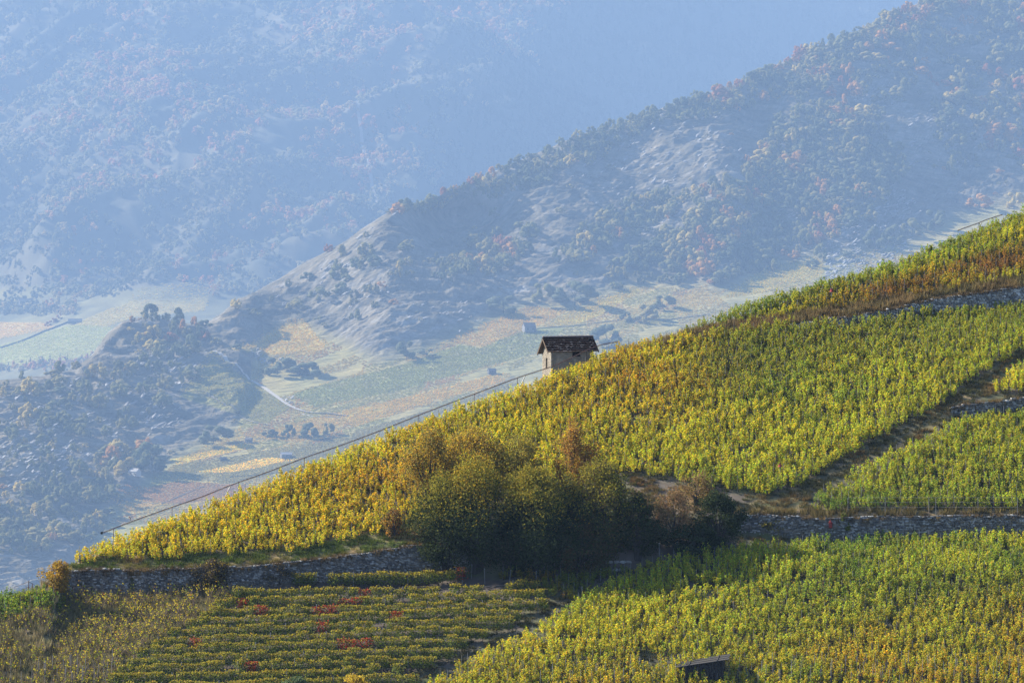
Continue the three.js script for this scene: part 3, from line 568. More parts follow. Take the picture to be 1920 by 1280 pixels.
bush('shrub', 'shrub', 'dense dark green shrub hanging over the end of the old wall', 836, 1070, 150, 190, [...DEEP, DARK[1], OLIVE[1]], { lumps: 24, low: 0, tops: [...MOSS, GILT[2], OLIVE[1]] });
bush('shrub', 'shrub', 'dark rounded shrub at the centre of the thicket', 1004, 1076, 190, 214, [...DEEP, DARK[1]], { lumps: 26, low: 0, tops: [...MOSS, GILT[1], GILT[2]] });
bush('shrub', 'shrub', 'olive-brown rounded shrub at the upper right of the thicket', 1128, 1050, 150, 196, [...OLIVE, ...BROWNISH, ...DARK], { lumps: 24, low: 0, tops: [...MOSS, GILT[2], BROWNISH[0]] });
bush('shrub', 'shrub', 'dark olive shrub under the slender rust-orange tree', 1066, 1066, 150, 176, [...DEEP, ...DARK, BROWNISH[2]], { lumps: 22, low: 0, tops: [...MOSS, GILT[0], ...OLIVE] });
bush('shrub', 'shrub', 'dull brown low shrub in front of the thicket, right of its middle', 1084, 1080, 140, 112, [...BROWNISH, DARK[1]], { lumps: 16, low: 0 });
bush('shrub', 'shrub', 'brown-tinged shrub in front of the thicket, left of its middle', 958, 1082, 120, 92, [BROWNISH[1], ...DEEP], { lumps: 14, low: 0 });
bush('shrub', 'shrub', 'low dark shrub closing the right end of the thicket', 1196, 1046, 120, 124, [...DEEP, BROWNISH[2]], { lumps: 16, low: 0, tops: [...DARK, BROWNISH[0]] });
bush('shrub', 'shrub', 'tan-orange thinly leaved bush right of the thicket', 1266, 1030, 112, 118, TAN, { lumps: 15, gap: 0.05, density: 230, low: 0.1 });
bush('shrub', 'shrub', 'dark green bush at the start of the long lower wall', 1346, 1024, 112, 108, [...DEEP, DARK[1], OLIVE[1]], { lumps: 16, low: 0 });
bush('shrub', 'shrub', 'very dark low shrub between the tan bush and the stakes', 1300, 1040, 130, 62, DEEP, { lumps: 12, low: 0 });
bush('shrub', 'shrub', 'straw-coloured dry bush on the bare ground above the tan bush', 1306, 946, 86, 64, [TAN[0], TAN[2], [0.34, 0.24, 0.06]], { gap: 0.1, density: 160, lumps: 11 });
bush('shrub', 'shrub', 'pale sapling with few yellow leaves between the thicket and the tan bush', 1212, 1010, 46, 72, [[0.40, 0.30, 0.05], OLIVE[0]], { gap: 0.2, density: 90, lumps: 7 });
bush('shrub', 'shrub', 'small orange-brown bush left of the thicket above the wall', 738, 1008, 50, 58, [...RUSTY, OLIVE[0]], { lumps: 9, bright: true, density: 300 });
bush('creeper', 'creeper', 'dark leafless creeper with yellow leaves hanging over the old wall', 392, 1110, 106, 64, [[0.34, 0.24, 0.03], [0.11, 0.085, 0.06], [0.10, 0.08, 0.055], [0.13, 0.10, 0.06]], { deep: 1.1, low: 0, lumps: 16 });
bush('creeper', 'creeper', 'golden creeper covering the ruined corner of the old wall', 104, 1112, 66, 66, [[0.50, 0.32, 0.03], [0.36, 0.26, 0.03], [0.40, 0.22, 0.03]], { deep: 1.6, low: 0, lumps: 14, bright: true });
bush('creeper', 'creeper', 'brown dry creeper hanging over the old wall right of the dark one', 520, 1090, 70, 34, [[0.12, 0.09, 0.06], [0.22, 0.16, 0.05], [0.10, 0.085, 0.05]], { deep: 0.9, low: 0, lumps: 10, density: 200 });
bush('creeper', 'creeper', 'small dry creeper hanging over the old wall beside its dark gap', 300, 1086, 54, 30, [[0.13, 0.10, 0.065], [0.17, 0.15, 0.06]], { deep: 0.8, low: 0, lumps: 8, density: 180 });
bush('creeper', 'creeper', 'green creeper over the long lower wall beside the red cover', 1584, 1004, 26, 46, [[0.12, 0.15, 0.03], [0.20, 0.20, 0.03]], { deep: 0.8, low: 0, lumps: 8, density: 300 });
bush('creeper', 'creeper', 'yellowish creeper over the left part of the long lower wall', 1450, 996, 60, 26, [[0.30, 0.26, 0.04], [0.12, 0.11, 0.04]], { deep: 0.8, low: 0, lumps: 9, density: 200 });
bush('shrub', 'shrub', 'grey-green shrub at the bottom edge below the trellised rows', 553, 1312, 66, 46, [[0.16, 0.21, 0.10], [0.12, 0.17, 0.07]], { lumps: 9 });
bush('shrub', 'shrub', 'bright yellow bush at the bottom edge below the trellised rows', 660, 1312, 76, 50, [[0.60, 0.46, 0.03], [0.55, 0.38, 0.03]], { lumps: 9, bright: true });

// ------------------------------------------------------------------ grass and dry weeds (nobody could count the blades)
function tuftShape(R, n, h, spread, lean) {
  const P = [], C = [];
  for (let i = 0; i < n; i++) {
    const a = R() * 6.283, r = Math.sqrt(R()) * spread, x = Math.cos(a) * r, z = Math.sin(a) * r, t = h * (0.5 + 0.7 * R()), l = lean * t, w = 0.012 + 0.012 * R(), b = R() * 6.283, k = 0.65 + 0.6 * R();
    P.push(x - Math.cos(b) * w, 0, z - Math.sin(b) * w, x + Math.cos(b) * w, 0, z + Math.sin(b) * w, x + Math.cos(a) * l, t, z + Math.sin(a) * l);
    for (let q = 0; q < 3; q++) C.push(k, k, k);
  }
  const g = new THREE.BufferGeometry(); g.setAttribute('position', new THREE.Float32BufferAttribute(P, 3)); g.setAttribute('color', new THREE.Float32BufferAttribute(C, 3));
  return g;
}
{
  const R = rng(707), grass = tuftShape(R, 46, 0.26, 0.22, 0.45), weed = tuftShape(R, 60, 0.55, 0.22, 0.3);
  const dry = [], low = [], under = [];
  for (let i = 0; i < 90000; i++) {
    const x = lerp(-58, 58, R()), d = lerp(322, 410, R());
    if (d > crestD(x) + 0.5) continue;
    const y = nearY(x, d), [u, v] = pixel(x, y, d);
    if (u < -40 || u > 1960 || v > 1320) continue;
    const n = fbm(x / 1.6, d / 1.6, 3, 21), onPath = u > 1080 && v > pathV(u) - 15 && v < pathV(u) + 9, e = { m: place(x, y, -d, R() * 6.28, 0.7 + 0.7 * R()) };
    if (walls.some((w) => x > w.x0 && x < w.x1 && w.d(x) - d > 0 && w.d(x) - d < 0.5 && w.h(x) > 0.3)) continue;
    if (onPath) { e.c = scalec(mixc([0.33, 0.22, 0.095], [0.24, 0.20, 0.08], clamp(0.5 + n)), 0.7 + 0.5 * R()); dry.push(e); }
    else if (u < 840 && u > 90 && v > mainFootV(u) - 8 && v < 1076 && d > walls[0].d(x)) { const g = clamp(0.35 + n * 2 + (v - mainFootV(u) - 22) / 40); e.c = scalec(mixc([0.13, 0.17, 0.035], [0.36, 0.24, 0.08], g), 0.7 + 0.5 * R()); low.push(e); }
    else if (v > 958 && v < 974 && u > 1380 && R() < 0.5) { e.c = scalec([0.22, 0.17, 0.06], 0.7 + 0.5 * R()); dry.push(e); }
    else if (lineDist(Zone.lane, u, v) < 19) { if (R() < 0.75) { e.c = scalec(mixc([0.12, 0.12, 0.05], [0.28, 0.18, 0.075], clamp(0.3 + n * 2)), 0.6 + 0.5 * R()); low.push(e); } }
    else if (inside(Zone.bare, u, v)) { if (n > -0.2 && R() < 0.85) { e.c = scalec(mixc([0.30, 0.17, 0.07], [0.14, 0.15, 0.05], R()), 0.6 + 0.5 * R()); low.push(e); } }
    else if (inside(Zone.sparse, u, v) || (u < 470 && v > 1098 && v < 1130)) { e.c = scalec(mixc([0.42, 0.33, 0.18], [0.28, 0.27, 0.12], R()), 0.65 + 0.5 * R()); e.m = place(x, y, -d, R() * 6.28, 0.9 + 0.6 * R()); if (R() < 0.75) dry.push(e); }
    else if (R() < 0.3 && !inside(Zone.rows, u, v)) { e.c = scalec(mixc([0.09, 0.11, 0.03], [0.22, 0.16, 0.07], clamp(0.4 + n * 1.5)), 0.5 + 0.5 * R()); under.push(e); }
  }
  for (const w of walls) for (let x = w.x0; x < Math.min(w.x1, 56); x += w.name === 'grass' ? 0.13 : 0.2) {          // roots and grass that hang over the wall tops
    const xx = x + R() * 0.1, d = w.d(xx) - 0.12 - 0.25 * R(), h = w.h(xx); if (h < 0.4 || R() < 0.25) continue;
    const [u] = pixel(xx, 0, d); if (u < 90 || (w.name === 'grass' && u > 870)) continue;
    dry.push({ m: place(xx, nearY(xx, w.d(xx)) - 0.02 - 0.12 * R(), -d, R() * 6.28, 0.6 + 0.6 * R(), w.name === 'path' ? 0.7 : (R() < 0.6 ? -0.5 - 0.5 * R() : 0.6), 0.25), c: scalec(mixc([0.13, 0.10, 0.07], [0.28, 0.19, 0.07], R()), 0.6 + 0.6 * R()) });
  }
  tag(copies('dry_grass', weed, DULL_LEAF, dry, scene), 'dry straw-coloured grass and weeds on the paths and bare plots');
  tag(copies('grass', grass, DULL_LEAF, low, scene), 'green and yellow grass along the top of the old wall and on the lane');
  tag(copies('ground_cover', grass, DULL_LEAF, under, scene), 'low weeds growing between the vines');
}
// ------------------------------------------------------------------ the stone hut on the skyline
function speckle(c0, c1, size, seed, scale) {                         // a small computed texture: layered noise between two colours
  const N = 256, data = new Uint8Array(N * N * 4), g = (x) => Math.round(255 * Math.pow(clamp(x), 1 / 2.2));
  for (let j = 0; j < N; j++) for (let i = 0; i < N; i++) { const t = clamp(0.5 + fbm(i / scale, j / scale, 4, seed) * 1.1 + (hash(i, j, seed) - 0.5) * 0.25); data.set([g(lerp(c0[0], c1[0], t)), g(lerp(c0[1], c1[1], t)), g(lerp(c0[2], c1[2], t)), 255], (j * N + i) * 4); }
  const t = new THREE.DataTexture(data, N, N); t.colorSpace = THREE.SRGBColorSpace; t.wrapS = t.wrapT = THREE.RepeatWrapping; t.magFilter = THREE.LinearFilter; t.repeat.set(1 / size, 1 / size); t.needsUpdate = true;
  return t;
}
function uvMetres(g) {                                                // box-wise texture coordinates in metres
  const p = g.attributes.position, n = g.attributes.normal, U = new Float32Array(p.count * 2);
  for (let i = 0; i < p.count; i++) { const a = Math.abs(n.getX(i)), b = Math.abs(n.getY(i)), c = Math.abs(n.getZ(i)); U.set(a > b && a > c ? [p.getZ(i), p.getY(i)] : b > c ? [p.getX(i), p.getZ(i)] : [p.getX(i), p.getY(i)], i * 2); }
  g.setAttribute('uv', new THREE.BufferAttribute(U, 2)); return g;
}
const RENDER_WALL = new THREE.MeshStandardMaterial({ map: speckle([0.17, 0.155, 0.13], [0.30, 0.27, 0.225], 2.2, 801, 40), roughness: 0.95 });
const RUBBLE_WALL = new THREE.MeshStandardMaterial({ map: speckle([0.10, 0.088, 0.07], [0.30, 0.26, 0.20], 1.4, 811, 12), roughness: 0.95 });
const SHADOWY = matte(0.025, 0.022, 0.02), TILE = matte(0.15, 0.10, 0.085, 0.5), TILE_WORN = matte(0.42, 0.37, 0.36, 0.4), TIMBER = matte(0.10, 0.07, 0.05);
{
  const d = crestD((1033 - 960) / F * 374) + 3.2, s = d / F, corner = [(1033.5 - 960) * s, (640 - 712) * s, -d], L = 3.85, W = 3.2, H = (712 - 655) * s, T = 0.35, rise = 1.03, over = 0.34;
  const hut = thing('stone_hut', 'small rendered stone hut with a tiled gable roof on the vineyard skyline', 'hut', corner, 13.6 * Math.PI / 180);
  // local x runs along the front, z = 0 is the front face and -W the back
  const o0 = 1.92, o1 = 2.66, oy = H - 0.62, g = [];
  g.push(box(o0, H, T, o0 / 2, H / 2, -T / 2), box(L - o1, H, T, (L + o1) / 2, H / 2, -T / 2), box(o1 - o0, oy, T, (o0 + o1) / 2, oy / 2, -T / 2), box(o1 - o0, 0.08, T, (o0 + o1) / 2, H - 0.04, -T / 2));
  part('front_wall', uvMetres(mergeGeometries(g)), RENDER_WALL, hut);
  const gable = (x, slit) => {
    const sh = new THREE.Shape([[0, 0], [W - 2 * T - 0.004, 0], [W - 2 * T - 0.004, H], [(W - 2 * T) / 2, H + rise * 0.82], [0, H]].map((p) => new THREE.Vector2(...p)));
    if (slit) { const q = new THREE.Path([[1.0, 0.95], [1.55, 0.95], [1.55, 1.92], [1.0, 1.92]].map((p) => new THREE.Vector2(...p))); sh.holes.push(q); }
    const e = new THREE.ExtrudeGeometry(sh, { depth: T, bevelEnabled: false }); e.rotateY(Math.PI / 2); e.translate(x, 0, -T - 0.002);
    return e;
  };
  const left = part('gable_wall', uvMetres(gable(0.001, true)), RUBBLE_WALL, hut); left.userData.label = 'sunlit rubble gable with a narrow slit window';
  { // quoins and shallow stones that stand out of the gable
    const R = rng(821), list = [];
    for (let i = 0; i < 120; i++) { const y = R() * H, z = -R() * (W - 0.1) - 0.05; if (z < -1.2 && z > -2.1 && y > 0.8 && y < 2.05) continue; const q = stoneShapes[i % 7].clone(); q.deleteAttribute('uv'); q.applyMatrix4(new THREE.Matrix4().compose(V3(0.02, y, z), new THREE.Quaternion().setFromEuler(E.set(0, -Math.PI / 2, (R() - 0.5) * 0.3)), V3(0.14 + 0.22 * R(), 0.08 + 0.09 * R(), 0.1))); list.push(q); }
    part('stones', mergeGeometries(list), stoneMats[3], left, 'stuff');
  }
  part('gable_wall', uvMetres(gable(L - T - 0.001, false)), RUBBLE_WALL, hut);
  part('back_wall', uvMetres(box(L, H - 0.3, T, L / 2, (H - 0.3) / 2, -W + T / 2)), RUBBLE_WALL, hut);
  const end = box(T + 0.002, H, T, T / 2 - 0.001, H / 2, -T / 2); end.translate(-0.004, 0, -0.001);
  part('window', box(o1 - o0, H - oy - 0.08, 0.04, (o0 + o1) / 2, (oy + H - 0.08) / 2, -T + 0.06), SHADOWY, hut).userData.label = 'dark open loading window under the eave';
  part('window', box(0.04, 0.97, 0.55, T - 0.06, 1.435, -T - 1.275), SHADOWY, hut).userData.label = 'dark slit window in the gable';
  part('lintel', box(o1 - o0 + 0.3, 0.1, 0.03, (o0 + o1) / 2, H - 0.03, 0.017), TIMBER, hut);
  // roof: boards, then courses of pan tiles with raised noses
  const run = W / 2 + 0.28, pitch = Math.atan2(rise, W / 2), len = run / Math.cos(pitch), ridgeY = H + rise, roof = new THREE.Group(); roof.name = 'roof'; hut.add(roof);
  roof.position.set(L / 2, ridgeY + 0.03, -W / 2); roof.rotation.z = 0.018;
  const slopeBoard = (front, ln) => { const b = box(L + 2 * over, 0.07, ln, 0, -0.035, ln / 2); b.rotateX(pitch); if (!front) b.rotateY(Math.PI); return b; };
  part('roof_boards', mergeGeometries([slopeBoard(true, len), slopeBoard(false, len + 0.3)]), TIMBER, roof);
  for (const [front, ln] of [[true, len], [false, len + 0.3]]) {
    const R = rng(front ? 831 : 832), dark = [], worn = [], courses = 8, cols = 24, cw = (L + 2 * over + 0.08) / cols, ch = ln / courses;
    for (let r = 0; r < courses; r++) for (let c = 0; c < cols; c++) {
      if (front && ((r === 1 && c > 20) || (r === 0 && c === 23))) continue;                 // tiles missing at the ridge end
      const t = new THREE.CylinderGeometry(cw * 0.56, cw * 0.6, ch * 1.22, 7, 1, true, -1.25, 2.5); t.rotateX(-Math.PI / 2); t.rotateZ(Math.PI); t.scale(1, -0.62, 1); t.rotateX(0.06);
      const nose = box(cw * 0.8, 0.035, 0.03, 0, cw * 0.33, ch * 0.62);
      const p = mergeGeometries([t, nose]); p.rotateY((R() - 0.5) * 0.07); p.translate(-(L + 2 * over + 0.08) / 2 + (c + 0.5) * cw, 0.0 + (R() - 0.5) * 0.015, (r + 0.5) * ch);
      p.rotateX(pitch); if (!front) p.rotateY(Math.PI);
      (R() < (r > 2 ? 0.24 : 0.1) ? worn : dark).push(p);
    }
    part('roof_tiles', mergeGeometries(dark), TILE, roof, 'stuff'); tag(part('roof_tiles', mergeGeometries(worn), TILE_WORN, roof, 'stuff'), 'pale worn tiles');
  }
  const ridge = []; for (let i = 0; i < 14; i++) { const t = new THREE.CylinderGeometry(0.12, 0.135, 0.38, 8, 1, false, 0, Math.PI); t.rotateX(Math.PI / 2); t.rotateZ(Math.PI / 2); t.rotateY(Math.PI / 2); t.rotateX(0); t.translate(-(L / 2 + over) + 0.17 + i * (L + 2 * over - 0.2) / 13.4, 0.02, 0); ridge.push(t); }
  part('ridge_tiles', mergeGeometries(ridge), TILE, roof, 'stuff');
  for (const sd of [-1, 1]) part('barge_board', (() => { const a = box(0.05, 0.16, len, sd * (L / 2 + over + 0.03), -0.1, len / 2); a.rotateX(pitch); const b = box(0.05, 0.16, len + 0.3, sd * (L / 2 + over + 0.03), -0.1, (len + 0.3) / 2); b.rotateX(pitch); b.rotateY(Math.PI); b.translate(0, 0, 0); return mergeGeometries([a, b]); })(), TIMBER, roof);
}

// ------------------------------------------------------------------ the monorail track over the ridge
function trackAt(px, back) { return px.map(([u, v]) => { let d = 370; for (let i = 0; i < 6; i++) d = crestD((u - 960) / F * d) + back; return V3((u - 960) / F * d, (640 - v) / F * d, -d); }); }
function track(label, px, back, postsAt, struts) {
  const pts = trackAt(px, back), o = thing('monorail_track', label, 'rail track', pts[0].toArray()), c = new THREE.CatmullRomCurve3(pts.map((p) => p.clone().sub(pts[0])));
  part('rail', new THREE.TubeGeometry(c, 160, 0.032, 5), RUST, o);
  const rack = c.clone(); part('rack', new THREE.TubeGeometry(new THREE.CatmullRomCurve3(c.points.map((p) => p.clone().add(V3(0, -0.07, 0)))), 160, 0.012, 4), RUST, o);
  for (const u of postsAt) { const q = c.points, t = px.findIndex((p) => p[0] > u); const a = q[t - 1], b = q[t], k = (u - px[t - 1][0]) / (px[t][0] - px[t - 1][0]), m = a.clone().lerp(b, k); part('post', bar([m.x, m.y - 2.2, m.z], [m.x, m.y, m.z], 0.026, 0.026, 5), RUST, o); }
  for (const u of struts) { const q = c.points, t = px.findIndex((p) => p[0] > u), k = (u - px[t - 1][0]) / (px[t][0] - px[t - 1][0]), m = q[t - 1].clone().lerp(q[t], k); part('strut', bar([m.x - 0.75, m.y - 1.6, m.z], [m.x, m.y - 0.05, m.z], 0.045, 0.045, 4), STEEL, o); }
  return { o, c };
}
const railPx = [[193, 998], [250, 976], [320, 951], [380, 930], [430, 910], [500, 885], [570, 858], [640, 834], [720, 804], [800, 772], [890, 738], [970, 708], [1033, 687], [1070, 671], [1104, 655], [1128, 646], [1160, 640]];
track('long rusty monorail track on posts running down the skyline past the hut', railPx, 1.3, [212, 322, 447, 570, 680, 785, 890, 970, 1048, 1100], [432, 985]);
track('short rusty monorail track end rising above the vines near the top edge of the strip', [[1796, 432], [1812, 426], [1832, 419], [1852, 411], [1880, 402]], 1.0, [1836, 1862], [1842]);
{ // the stop at the track's lower end and its marker
  const a = trackAt([[190, 999], [244, 976]], 1.3), b = thing('track_stop', 'small black end stop on the lower tip of the long monorail track', 'end stop', a[0].toArray());
  part('buffer', box(0.16, 0.2, 0.16, 0, 0, 0), matte(0.03, 0.03, 0.03), b); part('bolt', bar([-0.12, 0, 0], [0.12, 0.05, 0], 0.03), RUST, b);
  const m = thing('track_bracket', 'small forked bracket standing on the long monorail track', 'bracket', a[1].toArray());
  part('stem', bar([0, 0, 0], [0, 0.2, 0], 0.025), RUST, m); part('fork', mergeGeometries([bar([0, 0.18, 0], [-0.12, 0.34, 0], 0.02), bar([0, 0.18, 0], [0.08, 0.3, 0], 0.02)]), RUST, m);
}
{ // wire fence at the left edge of the slope
  const d = crestD((40 - 960) / F * 341) + 0.4, at = (u, v) => V3((u - 960) / F * d, (640 - v) / F * d, -d), a = at(53, 1112), o = thing('wire_fence', 'low wire fence with two steel posts at the left edge of the hillside', 'fence', a.toArray());
  for (const [u, v0, v1] of [[53, 1088, 1125], [60, 1093, 1125], [-30, 1118, 1140]]) part('post', bar(at(u, v1).sub(a).toArray(), at(u, v0).sub(a).toArray(), 0.035), RUST, o);
  for (const q of [0, 10]) part('wire', mergeGeometries([bar(at(-30, 1124 + q).sub(a).toArray(), at(53, 1090 + q).sub(a).toArray(), 0.014, 0.014, 4), bar(at(53, 1090 + q).sub(a).toArray(), at(72, 1102 + q).sub(a).toArray(), 0.014, 0.014, 4)]), RUST, o);
  const p = nearHit(76, 1082); const s = thing('iron_stake', 'single dark iron stake beside the golden creeper at the wall corner', 'stake', p); part('rod', bar([0, -0.2, 0], [0, 1.15, 0], 0.03, 0.03), RUST, s); part('cap', box(0.08, 0.05, 0.08, 0, 1.16, 0), RUST, s);
}
// ------------------------------------------------------------------ the dark shed among the vines
{
  const p = nearHit(1318, 1274), s = -p[2] / F, o = thing('shed', 'low dark wooden shed with a slanting plank roof among the orange vines', 'shed', [p[0], p[1], p[2]], -0.12), BLACK = matte(0.022, 0.019, 0.018, 0.9), GREYED = matte(0.04, 0.036, 0.034, 0.8);
  const w = 81 * s, base = (1274 - 1241) * s;
  for (let i = 0; i < 9; i++) part('wall_plank', box(w / 9 - 0.02, base + (i - 4) * 0.055, 0.04, -w / 2 + (i + 0.5) * w / 9, (base + (i - 4) * 0.055) / 2, 0.9), BLACK, o);
  for (const sd of [-1, 1]) part('side_wall', box(0.05, base + sd * 0.25, 1.74, sd * (w / 2 - 0.03), (base + sd * 0.25) / 2, 0), BLACK, o);
  part('back_wall', box(w, base, 0.05, 0, base / 2, -0.9), BLACK, o);
  for (const x of [-w / 2 + 0.04, w / 2 - 0.04]) part('post', box(0.09, base + x * 0.12, 0.09, x, (base + x * 0.12) / 2, 0.98), BLACK, o);
  const roof = new THREE.Group(); roof.name = 'roof'; o.add(roof); roof.position.set(0.02, base + 0.09, 0.0); roof.rotation.set(0.10, 0, 0.16);
  for (let k = 0; k < 6; k++) part('roof_plank', box(98 * s + (k % 3) * 0.08, 0.045, 0.42, (k % 2) * 0.05, 0.028 * (k % 2), -1.1 + k * 0.44), k % 2 ? GREYED : BLACK, roof);
  part('batten', box(0.07, 0.05, 2.6, -w * 0.3, 0.075, 0), GREYED, roof); part('batten', box(0.07, 0.05, 2.6, w * 0.36, 0.075, 0), GREYED, roof);
}
// ------------------------------------------------------------------ markers, stakes, steps
const RED = matte(0.27, 0.028, 0.02, 0.8);
function redTent(label, u, v, size, group) {
  const p = nearHit(u, v), o = thing('warning_marker', label, 'marker', p, 0.4, group), g = new THREE.ConeGeometry(size * 0.55, size, 4); g.translate(0, 1.25 + size / 2, 0);
  part('red_hood', g, RED, o); part('pole', bar([0, -0.2, 0], [0, 1.3, 0], 0.03), STAKE, o);
}
redTent('upper of two small red triangular markers in the upper strip, on the skyline', 1556, 541, 0.34);
redTent('lower of two small red triangular markers in the upper strip, among yellow vines', 1560, 573, 0.42);
redTent('small red marker half hidden in the yellow vines near their lower edge', 1463, 903, 0.4);
{
  const p = nearHit(1557, 989), o = thing('red_cover', 'bright red pointed cover hung on the long lower stone wall', 'cover', [p[0], p[1], p[2] + 0.35]), g = new THREE.ConeGeometry(0.2, 0.28, 4); g.translate(0, 0.54, 0);
  part('hood', g, RED, o); part('body', mergeGeometries([box(0.27, 0.4, 0.18, 0, 0.2, 0)]), RED, o);
}
{
  const spots = [[1237, 1062, 1.9], [1266, 1046, 1.3], [1283, 1048, 0.95], [1306, 1052, 0.8], [1327, 1050, 0.8], [1350, 1048, 0.85], [1374, 1046, 0.8], [1397, 1044, 0.9], [1440, 1040, 1.0], [1488, 1036, 1.0], [1548, 1034, 1.1], [884, 1084, 1.1], [909, 1094, 1.2], [955, 1092, 1.0], [1006, 1094, 1.0], [1126, 1090, 1.0], [1092, 1128, 1.2]];
  const shape = bar([0, -0.3, 0], [0, 1, 0], 0.032, 0.032, 6), cap = box(0.07, 0.03, 0.07, 0, 1.0, 0); let first;
  spots.forEach(([u, v, h], i) => {
    const p = nearHit(u, v); let o;
    if (!first) { o = first = thing('vineyard_stake', '', 'stake', p); part('rod', shape, STAKE, o); part('cap', cap, STEEL, o); } else { o = first.clone(); o.name = numbered('vineyard_stake'); scene.add(o); o.position.set(...p); }
    o.scale.set(1, h, 1); o.rotation.z = [0.02, -0.12, 0.03, -0.03][i % 4];
    o.userData.label = i === 0 ? 'tallest pale steel stake right of the thicket, at the edge of the shade' : i === 1 ? 'leaning thin steel stake under the tan-orange bush' : i < 11 ? 'short pale steel stake in the line below the long lower wall' : 'pale steel stake in the shaded vines below the thicket';
    o.userData.group = i < 2 ? undefined : i < 11 ? 'short stakes in line below the long lower wall' : 'stakes in the shade below the thicket'; if (i < 2) delete o.userData.group;
  });
}
{ // posts and wires along the edge of the right block
  const us = [1590, 1660, 1742, 1755, 1834, 1908], pts = us.map((u) => nearHit(u, 962)), o = thing('trellis_fence', 'tall wire trellis with steel posts along the top of the long lower wall', 'trellis', pts[0]);
  const WIRE = matte(0.33, 0.33, 0.34, 0.5);
  for (const q of pts) part('post', bar([q[0] - pts[0][0], q[1] - pts[0][1] - 0.6, q[2] - pts[0][2] + 0.35], [q[0] - pts[0][0], q[1] - pts[0][1] + 1.3, q[2] - pts[0][2] + 0.2], 0.02), STAKE, o);
  for (const h of [0.5, 0.9, 1.3]) part('wire', mergeGeometries(pts.slice(1).map((q, i) => bar([pts[i][0] - pts[0][0], pts[i][1] - pts[0][1] + h, pts[i][2] - pts[0][2] + 0.27], [q[0] - pts[0][0], q[1] - pts[0][1] + h, q[2] - pts[0][2] + 0.27], 0.007, 0.007, 3))), WIRE, o);
}
{ // pale stone steps in the shade under the thicket
  const p = nearHit(1150, 1070), s = -p[2] / F, o = thing('stone_steps', 'three pale stone steps in the shade below the thicket', 'steps', p);
  for (const [k, u0, u1, v] of [[0, 1088, 1200, 1038], [1, 1105, 1185, 1053], [2, 1120, 1175, 1067]]) for (let i = 0; i < 7; i++) { const l = (u1 - u0) * s / 7, m = part('slab', stoneShapes[i % 7], stoneMats[(i + k) % 2 ? 1 : 5], o); m.position.set(((u0 - 1150) * s) + (i + 0.5) * l, (1070 - v) * s - 0.05, -(1070 - v) * s * 1.1 + 0.25); m.scale.set(l * 0.98, 0.24, 0.5); }
}
// ------------------------------------------------------------------ trees of the hill and the mountain: shapes one metre tall
function crownShape(seed, n, wide, lumps, size, base = 0.16) {
  const R = rng(seed), spots = [], L = [];
  for (let i = 0; i < lumps; i++) { const a = R() * 6.283, t = (i + 0.5) / lumps, y = lerp(base + 0.12, 0.84, t), r = wide * 0.36 * Math.sin(Math.PI * clamp(0.2 + 0.7 * t)); L.push([Math.cos(a) * r, y, Math.sin(a) * r, wide * (0.10 + 0.12 * R()), 0.12 + 0.12 * R()]); }
  for (let i = 0; i < n; i++) { const l = L[Math.floor(R() * lumps)], a = R() * 6.283, z = R() * 2 - 1, s = Math.sqrt(1 - z * z), r = Math.pow(R(), 0.35), k = 0.7 + 0.55 * R(); spots.push([l[0] + Math.cos(a) * s * l[3] * r, Math.max(0.02, l[1] + z * l[4] * r), l[2] + Math.sin(a) * s * l[3] * r, size * (0.6 + 0.7 * R()), k, k, k]); }
  const heart = L.map((l) => { const g = new THREE.IcosahedronGeometry(1, 1); g.deleteAttribute('uv'); g.deleteAttribute('normal'); g.scale(l[3] * 0.86, l[4] * 0.86, l[3] * 0.86); g.translate(l[0], Math.max(l[4] * 0.7, l[1]), l[2]); const n = g.attributes.position.count, c = new Float32Array(n * 3).fill(0.75); g.setAttribute('color', new THREE.BufferAttribute(c, 3)); return g; });
  return mergeGeometries([leaves(spots, R, 0.2, 0.2).toNonIndexed(), ...heart.map((g) => g.index ? g.toNonIndexed() : g)]);
}
function spruceShape(seed, n, size) {
  const R = rng(seed), spots = [];
  for (let i = 0; i < n; i++) { const t = Math.pow(R(), 0.7), y = 1 - t * 0.95, r = 0.19 * t * (0.55 + 0.5 * R()) * (0.8 + 0.3 * Math.sin(t * 40)), a = R() * 6.283, k = 0.7 + 0.5 * R(); spots.push([Math.cos(a) * r, y, Math.sin(a) * r, size * (0.5 + 0.7 * t), k, k, k]); }
  return leaves(spots, R, 0.1, 0.5);
}
const CROWNS = [[901, 420, 0.95, 10], [902, 420, 1.15, 12], [903, 400, 0.8, 9], [904, 430, 1.3, 13]].map(([s, n, w, l]) => crownShape(s, n, w, l, 0.1, 0.04));
const BUSHES = [[911, 200, 1.7, 9], [912, 200, 2.1, 11]].map(([s, n, w, l]) => crownShape(s, n, w, l, 0.12, 0.0));
const SPRUCE = spruceShape(921, 240, 0.09), TRUNK = mergeGeometries([bar([0, -0.1, 0], [0, 0.5, 0], 0.022, 0.012, 5), bar([0, 0.3, 0], [0.14, 0.6, 0.05], 0.012, 0.005, 4), bar([0, 0.34, 0], [-0.13, 0.62, -0.04], 0.012, 0.005, 4)]);
const FAR_CROWNS = [[931, 70, 0.95, 6], [932, 70, 1.2, 7], [933, 60, 0.8, 5]].map(([s, n, w, l]) => crownShape(s, n, w, l, 0.2, 0.02)), FAR_SPRUCE = spruceShape(941, 60, 0.15);
const TREE_LEAF = leafMaterial(1, 1, 1, 0.35); TREE_LEAF.clearcoat = 0;
